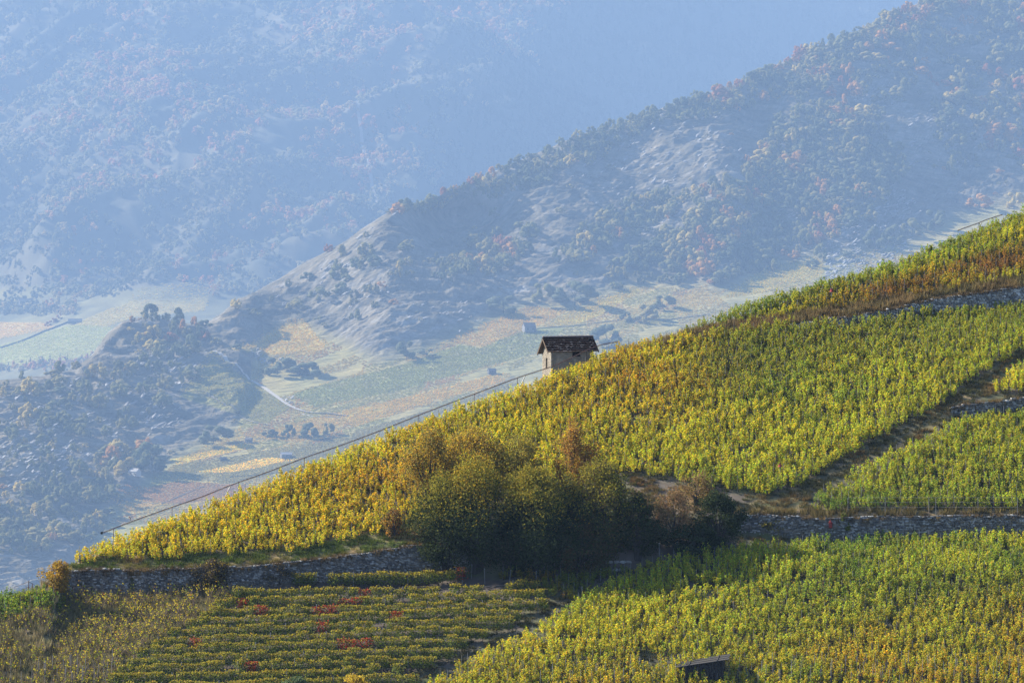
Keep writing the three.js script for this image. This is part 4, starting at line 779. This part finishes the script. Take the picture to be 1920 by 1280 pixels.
const leafTones = { 'rust-red': [0.46, 0.17, 0.06], orange: [0.60, 0.31, 0.07], golden: [0.60, 0.46, 0.11], 'tan-green': [0.36, 0.31, 0.09], 'olive-green': [0.24, 0.235, 0.07], 'dark green': [0.14, 0.16, 0.065] };
const toneLeaf = Object.fromEntries(Object.entries(leafTones).map(([k, c]) => { const m = leafMaterial(...c, 0.35); m.clearcoat = 0; return [k, m]; }));

const woods = [
  ['in the middle wood down the rocky hill', 1.0, [[1440, 240], [1500, 205], [1580, 190], [1660, 230], [1700, 300], [1690, 350], [1640, 430], [1575, 468], [1500, 498], [1420, 535], [1300, 545], [1140, 545], [1130, 520], [1220, 460], [1300, 410], [1330, 370], [1380, 330], [1420, 290]]],
  ['in the wood below the pale scree dome', 0.95, [[1290, 360], [1380, 335], [1250, 430], [1130, 500], [1040, 512], [1060, 450], [1140, 400], [1200, 370]]],
  ['in the grove left of the scree dome', 0.95, [[800, 545], [810, 490], [880, 460], [960, 450], [1012, 420], [1000, 480], [940, 532], [880, 545]]],
  ['in the upper right corner of the hill', 0.42, [[1740, 200], [1800, 120], [1930, 110], [2100, 100], [2100, 330], [1920, 335], [1850, 305], [1780, 335], [1750, 260]]],
  ['among the crags at the top right', 0.35, [[1500, 190], [1560, 110], [1700, 40], [1930, -20], [2100, -60], [2100, 110], [1800, 120], [1700, 200], [1640, 190]]],
  ['on the flank left of the knoll', 0.15, [[-60, 760], [90, 702], [150, 690], [330, 700], [385, 690], [335, 765], [250, 820], [120, 900], [-60, 980]]],
  ['in the left-edge wood below the crags', 0.7, [[-60, 980], [150, 882], [262, 822], [300, 880], [210, 930], [235, 1000], [130, 1060], [-60, 1130]]],
  ['on the slope above the farm road', 0.05, [[400, 640], [480, 560], [640, 470], [720, 430], [820, 470], [790, 560], [680, 620], [560, 590]]],
  ['around the knoll and the rusty grove', 0.34, [[230, 625], [300, 600], [390, 610], [400, 670], [330, 740], [280, 720]]],
];
const ridgeBand = curve([[690, 0], [740, 12], [860, 34], [1000, 62], [1160, 46], [1300, 40], [1420, 56], [1500, 92], [1560, 70], [1700, 60], [1900, 60]]);
const hillTrees = [];
{
  const R = rng(1001), cells = new Map();
  const tooClose = (u, v, r) => { const i = Math.floor(u / 30), j = Math.floor(v / 30); for (let a = -1; a < 2; a++) for (let b = -1; b < 2; b++) for (const q of cells.get((i + a) + ',' + (j + b)) ?? []) if (Math.hypot(q[0] - u, (q[1] - v) * 1.3) < (r + q[2]) * 0.4) return true; return false; };
  const keep = (u, v, r) => { const k = Math.floor(u / 30) + ',' + Math.floor(v / 30); if (!cells.has(k)) cells.set(k, []); cells.get(k).push([u, v, r]); };
  for (let i = 0; i < 60000; i++) {
    const u = lerp(-50, 2080, R()), v = lerp(-60, 1060, R()), top = hillTop(u);
    if (v < top + 3) continue;
    let dens = 0, zone = 'scattered on the bare rock';
    for (const [name, q, poly] of woods) if (inside(poly, u, v)) { const e = edgeDist(poly, u, v); dens = q * smooth(-2, 22, e + fbm(u / 22, v / 22, 2, 1003) * 26); zone = name; }
    if (v - top < ridgeBand(u) + 14 * fbm(u / 30, 3, 2, 1005)) { dens = Math.max(dens, 0.9); zone = 'on the ridge line of the hill'; }
    if (v > hillFoot(u) + 4 && dens < 0.9) dens = 0;
    if (dens === 0 && rocky(u, v) > 0.6) dens = 0.035 * smooth(0.0, 0.3, fbm(u / 60, v / 60, 3, 1007));
    const near = smooth(200, 700, v), size = lerp(10, 25, Math.pow(R(), 1.5)) * (zone.startsWith('on the ridge') ? 0.75 : 1) * (zone.startsWith('scattered') ? 0.62 : 1) * (zone.startsWith('in the left-edge') ? 1.1 : 1);
    const room = size * (dens > 0.8 ? 0.68 : 0.92);
    if (R() > dens || tooClose(u, v, room)) continue;
    keep(u, v, room);
    const p = hillPoint(u, v), s = -p[2] / F, n = 1.3 * fbm(u / 55, v / 55, 3, 1009) + (R() - 0.5) * 0.75, bushy = zone.startsWith('scattered') || R() < 0.22;
    const left = u < 500, red = left ? 0.95 : 0.64;
    const tone = n > red ? 'rust-red' : n > red - 0.26 ? 'orange' : n > 0.28 ? 'golden' : n > 0.0 ? 'tan-green' : n > -0.45 ? 'olive-green' : 'dark green';
    hillTrees.push({ p, u, v, h: size * s * (bushy ? 0.8 : 1.3), turn: R() * 6.28, wide: 0.9 + 0.3 * R(), bushy, tone, zone, k: Math.floor(R() * 4), shade: 0.75 + 0.5 * R() });
  }
}
{
  const visible = (t) => t.u > 0 && t.u < 1920 && t.v > 6 && t.v < crestV(t.u) - 34;
  const order = hillTrees.filter(visible).sort((a, b) => b.h / -b.p[2] * (b.bushy ? 1.4 : 1) - a.h / -a.p[2] * (a.bushy ? 1.4 : 1)), chosen = new Set(order.slice(0, 285));
  const first = {};
  for (const t of chosen) {
    const key = [t.tone, t.bushy, t.k].join(); let o;
    if (first[key]) { o = first[key].clone(); o.name = numbered(t.bushy ? 'shrub' : 'tree'); scene.add(o); o.position.set(t.p[0], t.p[1] - 0.6, t.p[2]); o.rotation.y = t.turn; }
    else { o = first[key] = thing(t.bushy ? 'shrub' : 'tree', '', '', [t.p[0], t.p[1] - 0.6, t.p[2]], t.turn); part('crown', t.bushy ? BUSHES[t.k % 2] : CROWNS[t.k], toneLeaf[t.tone], o); part('trunk', TRUNK, BARK, o); }
    o.scale.set(t.h * t.wide, t.h, t.h * t.wide);
    const where = t.zone.includes('ridge') ? (t.u < 1100 ? ', on its lower stretch' : t.u < 1400 ? ', above the scree dome' : ', on its upper stretch') : t.zone.includes('scattered') ? (t.u < 700 ? ', left half' : t.u < 1300 ? ', middle' : ', right half') : t.v < 300 ? ', high up' : t.v < 400 ? ', upper part' : t.v < 480 ? ', lower part' : t.v < 700 ? ', at the foot' : t.v < 830 ? ', mid slope' : ', lowest part';
    tag(o, (t.bushy ? 'wide ' : 'round ') + t.tone + (t.bushy ? ' shrub ' : ' tree ') + t.zone + where, t.bushy ? 'shrub' : 'tree', t.tone + (t.bushy ? ' shrubs ' : ' trees ') + t.zone + where);
  }
  const rest = hillTrees.filter((t) => !chosen.has(t)), o = thing('wood', 'remaining small trees of the woods on the rocky hill', '', [0, 0, 0]); o.userData.kind = 'stuff'; delete o.userData.category;
  const entry = (t) => ({ m: place(t.p[0], t.p[1] - 0.6, t.p[2], t.turn, t.h * t.wide, t.h), c: scalec(leafTones[t.tone], t.shade) });
  CROWNS.forEach((g, k) => copies('crowns', g, TREE_LEAF, rest.filter((t) => !t.bushy && t.k === k).map(entry), o));
  BUSHES.forEach((g, k) => copies('bushes', g, TREE_LEAF, rest.filter((t) => t.bushy && t.k % 2 === k).map(entry), o));
  copies('trunks', TRUNK, BARK, rest.filter((t) => !t.bushy).map((t) => ({ m: entry(t).m })), o);
}
// trees and bushes that stand out singly: [label, u, v of the foot, width, height, tone, shape]
for (const [label, u, v, w, h, tone, low] of [
  ['large dark round tree beside the white house', 284, 888, 66, 56, 'dark green'], ['rust-tinged round tree left of the large dark tree by the white house', 206, 886, 40, 38, 'orange'],
  ['tan bush touching the left side of the large dark tree', 238, 884, 28, 22, 'golden', 1], ['grey-green round bush below the white house', 216, 948, 34, 30, 'olive-green', 1], ['dark bush left of the white house', 180, 925, 40, 26, 'dark green', 1],
  ['leftmost of the dark field trees above the yellow strips', 540, 818, 30, 24, 'dark green', 1], ['widest of the dark field trees above the yellow strips', 583, 820, 40, 28, 'dark green', 1], ['rounded olive tree at the right end of the dark field trees', 614, 816, 26, 24, 'olive-green', 1], ['low dark bush between the small hut and the dark field trees', 505, 820, 34, 16, 'dark green', 1],
  ['lone dark round bush on the grass left of the upright rows', 762, 674, 40, 34, 'dark green', 1], ['low scrub at the foot of the lone dark round bush', 800, 668, 40, 14, 'dark green', 1],
  ['big dark bush at the top of the long yellow vineyard', 1078, 574, 84, 46, 'dark green', 1], ['dark bush left of the big one at the top of the yellow vineyard', 1016, 570, 52, 36, 'olive-green', 1], ['wide dark bush at the head of the tan upright rows', 944, 588, 64, 32, 'dark green', 1],
  ['rusty-topped bush on the pale field right of the hut roof', 1212, 604, 52, 34, 'tan-green', 1], ['small dark bush left of the rusty-topped bush', 1176, 602, 28, 16, 'dark green', 1], ['dark bush above the rusty-topped bush', 1242, 580, 50, 26, 'olive-green', 1],
  ['dark bush just right of the hut roof', 1138, 652, 64, 44, 'dark green', 1],
  ['dark bush with an orange cap under the crag at the right', 1752, 432, 54, 38, 'dark green', 1], ['pale green bush left of the orange-capped bush', 1712, 446, 44, 36, 'olive-green', 1], ['dark bush beside the white rock streak', 1678, 458, 44, 36, 'dark green', 1], ['dark pointed bush at the foot of the right crag', 1640, 468, 44, 42, 'dark green', 1],
  ['small dark bush at the top of the pale field strip', 1592, 486, 28, 14, 'dark green', 1], ['small dark bush right of the yellow vineyard under the wood', 1524, 502, 28, 18, 'dark green', 1], ['grey-green bush above the small dark bush by the rock rib', 1540, 490, 26, 32, 'olive-green', 1],
  ['orange bush left of the crag at the right edge', 1838, 394, 50, 30, 'orange', 1], ['olive bush at the right edge above the skyline vines', 1902, 392, 40, 30, 'golden', 1],
  ['dark tree with a ragged crown on top of the rocky knoll', 282, 598, 34, 28, 'dark green'], ['small dark round tree on the knoll saddle', 330, 596, 24, 20, 'dark green'],
  ['rust-coloured tree in the middle of the rusty grove', 346, 628, 20, 26, 'orange'], ['rust-coloured tree at the right of the rusty grove', 366, 622, 18, 24, 'orange'], ['low rust-red bush at the left foot of the rusty grove', 318, 642, 30, 20, 'rust-red', 1], ['red bush at the right foot of the rusty grove', 382, 636, 24, 18, 'rust-red', 1],
  ['dark wide bush right under the rock outcrop by the farm road', 520, 700, 70, 32, 'dark green', 1], ['dark bush at the right end of the rock outcrop by the farm road', 575, 704, 60, 26, 'dark green', 1], ['dark tree at the upper end of the farm road', 350, 688, 44, 42, 'dark green'], ['olive bush on the bare slope above the golden vineyard', 556, 588, 40, 22, 'tan-green', 1], ['bush at the upper edge of the golden vineyard', 600, 572, 44, 26, 'olive-green', 1],
  ['dark bush in the hollow below the farm road bend', 400, 832, 70, 34, 'dark green', 1], ['pale round bush on the dark bare slope below the ridge', 926, 404, 24, 20, 'olive-green', 1], ['tan bush on the bare slope left of the grove', 768, 480, 26, 18, 'tan-green', 1], ['pale bush above the grove on the bare slope', 928, 452, 28, 22, 'olive-green', 1],
]) {
  const p = hillPoint(u, v), s = -p[2] / F, k = Math.round(u) % 4, g = low ? BUSHES[k % 2] : CROWNS[k], wide = low ? [1.7, 2.1][k % 2] : [0.95, 1.15, 0.8, 1.3][k], o = thing(low ? 'shrub' : 'tree', label, low ? 'shrub' : 'tree', [p[0], p[1] - 0.5, p[2]], u);
  part('crown', g, toneLeaf[tone], o); part('trunk', TRUNK, BARK, o); o.scale.set(w * s / wide * 1.1, h * s * 1.1, w * s / wide * 1.1);
}
// ------------------------------------------------------------------ vineyards at the foot of the hill, each a mass of far rows
{
  const R = rng(1101), tuft = leaves(Array.from({ length: 16 }, () => [(R() - 0.5) * 4.2, 0.4 + 1.4 * R(), (R() - 0.5) * 1.4, 1.4, 0.7 + 0.6 * R(), 0.7 + 0.6 * R(), 0.7 + 0.6 * R()]), R, 0.2, 0.3);
  hillFields.forEach((q, n) => {
    const list = [];
    for (let v = q.v0; v < q.v1; v += 1.75) for (let u = q.u0; u < q.u1; u += 4.2) {
      const uu = u + (R() - 0.5) * 4, vv = v + (R() - 0.5) * 0.7 + (n % 3 - 1) * 0.02 * (u - q.u0);
      if (!inside(q.poly, uu, vv) || fbm(uu / 9, vv / 5, 2, 1103) > 0.38) continue;
      if (hillFields.slice(0, n).some((e) => uu > e.u0 && uu < e.u1 && inside(e.poly, uu, vv))) continue;
      const p = hillPoint(uu, vv); list.push({ m: place(p[0], p[1] - 0.2, p[2], (R() - 0.5) * 0.3 + [0.1, -0.5, 0.3][n % 3], 0.9 + 0.3 * R()), c: scalec(q.tone, 1.2 + 0.8 * R()) });
    }
    tag(copies('vineyard', tuft, TREE_LEAF, list, scene), q.label);
  });
  // everything else that is tilled between them: a patchwork of narrow plots
  const list = [];
  for (let v = 470; v < 985; v += 2.1) for (let u = 190; u < 1760; u += 4.6) {
    const uu = u + (R() - 0.5) * 4.4, vv = v + (R() - 0.5) * 1.2; if (vv < hillFoot(uu) + 7 || vv > crestV(uu) - 8 || rocky(uu, vv) > 0.2) continue;
    if (hillFields.some((e) => uu > e.u0 && uu < e.u1 && vv > e.v0 && vv < e.v1 && inside(e.poly, uu, vv))) continue;
    const a = Math.floor((uu * 0.9 - vv * 0.5 + 30 * fbm(uu / 90, vv / 60, 2, 1111)) / 85), c = Math.floor((vv + uu * 0.36 + 12 * fbm(uu / 60, vv / 60, 2, 1113)) / 17), q = hash(a, c, 7);
    if (q < 0.12 || R() < 0.12) continue;
    const p = hillPoint(uu, vv), tone = q < 0.35 ? [0.50, 0.40, 0.09] : q < 0.6 ? [0.34, 0.33, 0.08] : q < 0.85 ? [0.42, 0.35, 0.10] : [0.40, 0.28, 0.09];
    list.push({ m: place(p[0], p[1] - 0.2, p[2], (q - 0.5) * 0.8, 1.2 + 0.4 * R(), 0.8 + 0.5 * R()), c: scalec(tone, 1.05 + 0.75 * R()) });
  }
  tag(copies('vineyard', tuft, TREE_LEAF, list, scene), 'patchwork of narrow pale vineyard plots on the floor across the valley');
}
// ------------------------------------------------------------------ the forest of the mountain
const meadows = [[[400, 402], [430, 382], [490, 380], [502, 400], [470, 422], [410, 422]], [[180, 474], [270, 462], [272, 480], [185, 486]], [[270, 300], [330, 250], [350, 280], [300, 320]], [[290, 360], [360, 330], [370, 370], [300, 392]], [[470, 330], [560, 290], [570, 330], [500, 350]]];
{
  const R = rng(1201), groups = { broadleaf: [[], [], []], spruce: [] };
  const warm = [[0.64, 0.30, 0.15], [0.68, 0.40, 0.17], [0.66, 0.50, 0.20]], mild = [[0.40, 0.37, 0.15], [0.30, 0.30, 0.12], [0.48, 0.40, 0.16]], cold = [[0.05, 0.065, 0.04], [0.06, 0.075, 0.045]];
  let kept = 0;
  for (let i = 0; i < 38000; i++) {
    const u = lerp(-120, 2040, R()), v = lerp(-120, 700, Math.pow(R(), 0.95)), top = hillTop(u);
    if (v > top + 100 || v > 700) continue;
    if (v > 560 && farFields.some((q) => inside(q.poly, u, v))) continue;
    if (v > 592 && v < 672) continue; if (v > 566 && u > 140 && v < 672) continue;
    if (meadows.some((m) => inside(m, u, v))) continue;
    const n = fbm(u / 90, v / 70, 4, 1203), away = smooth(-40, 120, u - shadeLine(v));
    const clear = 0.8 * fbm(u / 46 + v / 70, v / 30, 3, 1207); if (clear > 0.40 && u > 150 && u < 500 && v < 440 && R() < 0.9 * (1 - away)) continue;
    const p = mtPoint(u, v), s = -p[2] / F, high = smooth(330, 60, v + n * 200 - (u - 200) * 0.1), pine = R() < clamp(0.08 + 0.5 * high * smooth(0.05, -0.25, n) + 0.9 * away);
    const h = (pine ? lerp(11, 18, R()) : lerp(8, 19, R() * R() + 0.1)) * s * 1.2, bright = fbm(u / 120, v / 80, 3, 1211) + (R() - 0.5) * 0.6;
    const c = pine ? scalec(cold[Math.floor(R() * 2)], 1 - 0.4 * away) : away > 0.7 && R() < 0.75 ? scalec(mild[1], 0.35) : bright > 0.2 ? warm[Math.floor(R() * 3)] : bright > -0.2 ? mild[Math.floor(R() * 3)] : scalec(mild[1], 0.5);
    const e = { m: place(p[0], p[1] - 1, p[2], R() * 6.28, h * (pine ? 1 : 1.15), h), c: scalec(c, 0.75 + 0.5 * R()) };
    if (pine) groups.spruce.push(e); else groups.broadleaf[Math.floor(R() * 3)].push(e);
    kept++;
  }
  const o = thing('forest', 'hazy autumn forest covering the far mountain', '', [0, 0, 0]); o.userData.kind = 'stuff'; delete o.userData.category;
  groups.broadleaf.forEach((l, k) => copies('broadleaf_crowns', FAR_CROWNS[k], TREE_LEAF, l, o)); copies('spruce_crowns', FAR_SPRUCE, TREE_LEAF, groups.spruce, o);
  const tuft = leaves(Array.from({ length: 14 }, () => [(R() - 0.5) * 8, 0.5 + 1.8 * R(), (R() - 0.5) * 2.6, 2.8, 0.7 + 0.6 * R(), 0.7 + 0.6 * R(), 0.7 + 0.6 * R()]), R, 0.2, 0.3);
  for (const q of farFields) {
    const list = [];
    for (let v = q.v0; v < q.v1; v += 1.5) for (let u = Math.max(-60, q.u0); u < q.u1; u += 4.4) if (inside(q.poly, u, v) && R() < 0.9) { const p = mtPoint(u + R() * 4, v + R() * 1.5); list.push({ m: place(p[0], p[1] - 0.2, p[2], (R() - 0.5) * 0.3, 1), c: scalec(q.tone, 1.2 + 0.8 * R()) }); }
    tag(copies('vineyard', tuft, TREE_LEAF, list, scene), q.label);
  }
}
for (const [label, u, v, h, tone] of [['tall dark spruce on the far meadow', 476, 418, 24, 0], ['shorter dark spruce beside the tall one on the far meadow', 488, 420, 20, 1]]) {
  const p = mtPoint(u, v), s = -p[2] / F, o = thing('spruce_tree', label, 'tree', [p[0], p[1] - 1, p[2]], tone); part('crown', SPRUCE, toneLeaf['dark green'], o); part('trunk', TRUNK, BARK, o); o.scale.set(h * s * 1.5, h * s, h * s * 1.5);
}
[['red shrub at the left of the row by the far dark wall', 88, 610], ['red shrub in the middle of the row by the far dark wall', 100, 604], ['red shrub at the upper end of the row by the far dark wall', 111, 598]].forEach(([label, u, v], i) => { const p = mtPoint(u, v), s = -p[2] / F, o = thing('shrub', label, 'shrub', [p[0], p[1] - 1, p[2]], i); part('crown', BUSHES[i % 2], toneLeaf['rust-red'], o); part('trunk', TRUNK, BARK, o); o.scale.set(9 * s, 10 * s, 9 * s); });

// ------------------------------------------------------------------ farm road, lanes, walls and buildings across the valley
function ribbon(name, label, pts, width, at, color, lift, kind = 'structure') {
  const line = new THREE.CatmullRomCurve3(pts.map(([u, v]) => V3(u, v, 0))), n = Math.max(24, pts.length * 14), P = [], I = [];
  for (let i = 0; i <= n; i++) { const q = line.getPoint(i / n), a = at(q.x, q.y), b = line.getPoint(Math.min(1, i / n + 0.01)), c = line.getPoint(Math.max(0, i / n - 0.01)), A = at(b.x, b.y), C = at(c.x, c.y), dx = A[0] - C[0], dz = A[2] - C[2], l = Math.hypot(dx, dz) || 1, w = width * (0.9 + 0.2 * hash(i, 3)) / 2; for (const sd of [-1, 0, 1]) P.push(a[0] - dz / l * w * sd, a[1] + lift + (sd ? 0 : 0.15), a[2] + dx / l * w * sd); }
  for (let i = 0; i < n; i++) for (const k of [0, 1]) { const a = i * 3 + k; I.push(a, a + 3, a + 1, a + 1, a + 3, a + 4); }
  const g = new THREE.BufferGeometry(); g.setAttribute('position', new THREE.Float32BufferAttribute(P, 3)); g.setIndex(I); g.computeVertexNormals();
  const m = matte(...color); m.side = THREE.DoubleSide; tag(part(name, g, m, scene, kind), label);
}
ribbon('farm_road', 'pale dirt farm road slanting down between the far vineyards', [[380, 662], [405, 674], [430, 688], [462, 706], [490, 722], [512, 740], [545, 763], [580, 774], [620, 777], [652, 781]], 9.5, hillPoint, [0.46, 0.42, 0.36], 1.5);
ribbon('lane', 'grey lane along the fields behind the hut roof', [[1000, 618], [1060, 612], [1120, 604], [1180, 598], [1250, 600], [1330, 590]], 6, hillPoint, [0.30, 0.27, 0.22], 1.4);
ribbon('track', 'faint track round the lower edge of the road-bend vineyard', [[332, 748], [380, 752], [430, 772], [470, 790], [505, 797]], 5, hillPoint, [0.28, 0.24, 0.18], 1.4);
ribbon('track', 'thin pale track zigzagging down the far mountain', [[622, 246], [650, 262], [676, 300], [692, 336], [706, 372], [717, 402]], 13, mtPoint, [0.42, 0.37, 0.30], 14);
function farWall(label, pts, h, thick, at, color) {                   // a terrace wall seen as a dark or pale line
  const line = new THREE.CatmullRomCurve3(pts.map(([u, v]) => V3(u, v, 0))), list = [], n = pts.length * 5, p0 = at(...pts[0]);
  for (let i = 0; i < n; i++) { const a = line.getPoint(i / n), b = line.getPoint((i + 1) / n), A = at(a.x, a.y), B = at(b.x, b.y), l = Math.hypot(B[0] - A[0], B[2] - A[2]), g = box(l, h + 1.5, thick); g.rotateZ(Math.atan2(B[1] - A[1], l)); g.rotateY(-Math.atan2(B[2] - A[2], B[0] - A[0])); g.translate((A[0] + B[0]) / 2 - p0[0], (A[1] + B[1]) / 2 + h / 2 - 0.75 - p0[1], (A[2] + B[2]) / 2 - p0[2]); list.push(g); }
  const o = thing('field_wall', label, 'wall', p0); part('courses', mergeGeometries(list), matte(...color), o, 'stuff');
}
farWall('dark straight terrace wall across the far bench', [[0, 653], [40, 640], [80, 622], [120, 606], [135, 600]], 6, 2, mtPoint, [0.05, 0.05, 0.045]);
farWall('terrace wall under the red-brown vineyard near the white house', [[212, 940], [260, 941], [300, 946], [330, 934], [380, 912]], 1.6, 0.8, hillPoint, [0.22, 0.21, 0.19]);
farWall('roadside parapet at the bend of the farm road', [[565, 777], [590, 782], [612, 783], [640, 784]], 1.4, 0.7, hillPoint, [0.50, 0.48, 0.45]);
farWall('pale wall along the upper edge of the road-bend vineyard', [[336, 742], [352, 728], [370, 712], [386, 700]], 1.2, 0.7, hillPoint, [0.36, 0.34, 0.31]);
farWall('dark hedge wall below the yellow strips', [[430, 893], [520, 888], [600, 868]], 1.4, 1.0, hillPoint, [0.06, 0.07, 0.04]);
function house(label, u, v, wpx, hpx, at, { turn = 0.3, wall = [0.5, 0.49, 0.46], roof = [0.10, 0.09, 0.09], pitch = 0.35, depth = 0.8, windows = 2, rough = 0.9, name = 'house' } = {}) {
  const p = at(u, v), s = -p[2] / F, w = wpx * s, h = hpx * s, l = w * depth, o = thing(name, label, name.replace('_', ' ').split(' ').pop(), [p[0], p[1] - 0.3, p[2]], turn);
  const sh = new THREE.Shape([[-l / 2, 0], [l / 2, 0], [l / 2, h], [0, h + l * pitch], [-l / 2, h]].map((q) => new THREE.Vector2(...q))), body = new THREE.ExtrudeGeometry(sh, { depth: w, bevelEnabled: false }); body.rotateY(Math.PI / 2); body.translate(-w / 2, 0, 0);
  part('walls', body, matte(...wall), o);
  const a = Math.atan(pitch * 2), sl = l / 2 / Math.cos(a) + 0.6, r = [1, -1].map((sd) => { const b = box(w + 1.2, 0.3, sl, 0, 0.15, sl / 2); b.rotateX(a); if (sd < 0) b.rotateY(Math.PI); b.translate(0, h + l * pitch + 0.02, 0); return b; });
  const rf = part('roof', mergeGeometries(r), matte(...roof, 0.7), o);
  part('ridge', box(w + 1.2, 0.25, 0.5, 0, h + l * pitch + 0.38, 0), matte(...roof), rf);
  for (let i = 0; i < windows; i++) part('window', box(w * 0.13, h * 0.36, 0.12, (i + 0.6) * w / (windows + 0.2) - w / 2, h * 0.56, l / 2 + 0.04), SHADOWY, o);
  part('door', box(w * 0.14, h * 0.66, 0.12, w * 0.38, h * 0.33, l / 2 + 0.04), matte(0.08, 0.06, 0.05), o);
}
house('small white house with a pale roof beside the large dark tree', 252, 906, 18, 9, hillPoint, { wall: [0.5, 0.5, 0.49], roof: [0.30, 0.29, 0.28], turn: -0.5, depth: 0.9 });
house('grey field shed with a pale roof between the vineyards', 536, 860, 20, 7, hillPoint, { name: 'field_shed', wall: [0.15, 0.15, 0.16], roof: [0.24, 0.24, 0.25], windows: 1, turn: 0.25, pitch: 0.25 });
house('tiny stone field hut above the bright yellow strip', 466, 830, 12, 7, hillPoint, { name: 'field_hut', wall: [0.24, 0.22, 0.20], windows: 1, turn: -0.3 });
house('dark-roofed house behind the hut on the long yellow vineyard', 992, 624, 22, 10, hillPoint, { wall: [0.20, 0.20, 0.20], roof: [0.05, 0.05, 0.055], turn: 0.3, pitch: 0.42 });
house('small dark-roofed hut by the lone bush above the track', 922, 700, 14, 7, hillPoint, { name: 'field_hut', wall: [0.10, 0.10, 0.10], roof: [0.05, 0.05, 0.055], windows: 1 });
house('tiny dark hut on the field left of the grey shed', 418, 862, 12, 4, hillPoint, { name: 'field_hut', wall: [0.06, 0.06, 0.06], roof: [0.05, 0.05, 0.05], windows: 1 });
house('long farmhouse among the trees at the left edge of the far bench', 48, 572, 26, 8, mtPoint, { wall: [0.30, 0.28, 0.26], roof: [0.08, 0.075, 0.075], depth: 0.5, windows: 3, turn: 0.2 });
house('low dark barn on the far bench below the yellow vineyard', 140, 606, 26, 5, mtPoint, { name: 'barn', wall: [0.08, 0.08, 0.07], roof: [0.07, 0.07, 0.07], depth: 0.5, turn: 0.1, windows: 1 });
// ------------------------------------------------------------------ pale rock faces on the hill
{
  const R = rng(1301), shapes = [0, 1, 2, 3].map((k) => { const q = rng(1310 + k), g = new THREE.IcosahedronGeometry(1, 1), p = g.attributes.position, seen = new Map(); for (let i = 0; i < p.count; i++) { const key = [p.getX(i).toFixed(3), p.getY(i).toFixed(3), p.getZ(i).toFixed(3)].join(); if (!seen.has(key)) seen.set(key, 0.6 + 0.6 * q()); const s = seen.get(key); p.setXYZ(i, p.getX(i) * s, p.getY(i) * s, p.getZ(i) * s); } g.computeVertexNormals(); return g; });
  const list = [[], [], [], []];
  const faces = [[1615, 470, 60, 50, 0.9], [1680, 420, 40, 60, 0.8], [1560, 500, 36, 30, 1], [1300, 270, 150, 60, 0.1], [1180, 330, 110, 60, 0.12], [1640, 180, 40, 30, 0.6], [500, 672, 34, 10, 1], [600, 540, 130, 70, 0.10], [160, 800, 150, 80, 0.18], [300, 790, 40, 26, 0.7], [520, 752, 30, 12, 0.6], [1480, 420, 30, 30, 0.5], [700, 430, 60, 30, 0.15], [60, 880, 80, 60, 0.4], [1780, 260, 80, 60, 0.3], [1250, 440, 80, 30, 0.3], [310, 690, 60, 40, 0.4], [870, 600, 120, 30, 0.1]];
  for (const [u, v, ru, rv, q] of faces) for (let i = 0; i < ru * rv * q * 0.12; i++) {
    const a = R() * 6.283, r = Math.sqrt(R()), uu = u + Math.cos(a) * ru * r, vv = v + Math.sin(a) * rv * r;
    if (vv < hillTop(uu) + 12 || hillFields.some((e) => inside(e.poly, uu, vv))) continue;
    const p = hillPoint(uu, vv), s = 2.0 + 5.2 * R() * R(), t = 0.7 + 0.6 * R();
    list[i % 4].push({ m: new THREE.Matrix4().compose(V3(p[0], p[1] - s * 0.15, p[2]), new THREE.Quaternion().setFromEuler(E.set((R() - 0.5) * 0.6, (R() - 0.5) * 1.2, 0.6 + (R() - 0.5) * 0.6)), V3(s * (1.2 + 1.4 * R()), s * 0.5, s)), c: scalec([0.29, 0.285, 0.28], t) });
  }
  const o = thing('rock_outcrops', 'pale schist outcrops scattered over the rocky hill', '', [0, 0, 0]); o.userData.kind = 'stuff'; delete o.userData.category;
  shapes.forEach((g, k) => copies('rocks', g, matte(1, 1, 1, 0.85), list[k], o));
}
renderer.render(scene, camera);
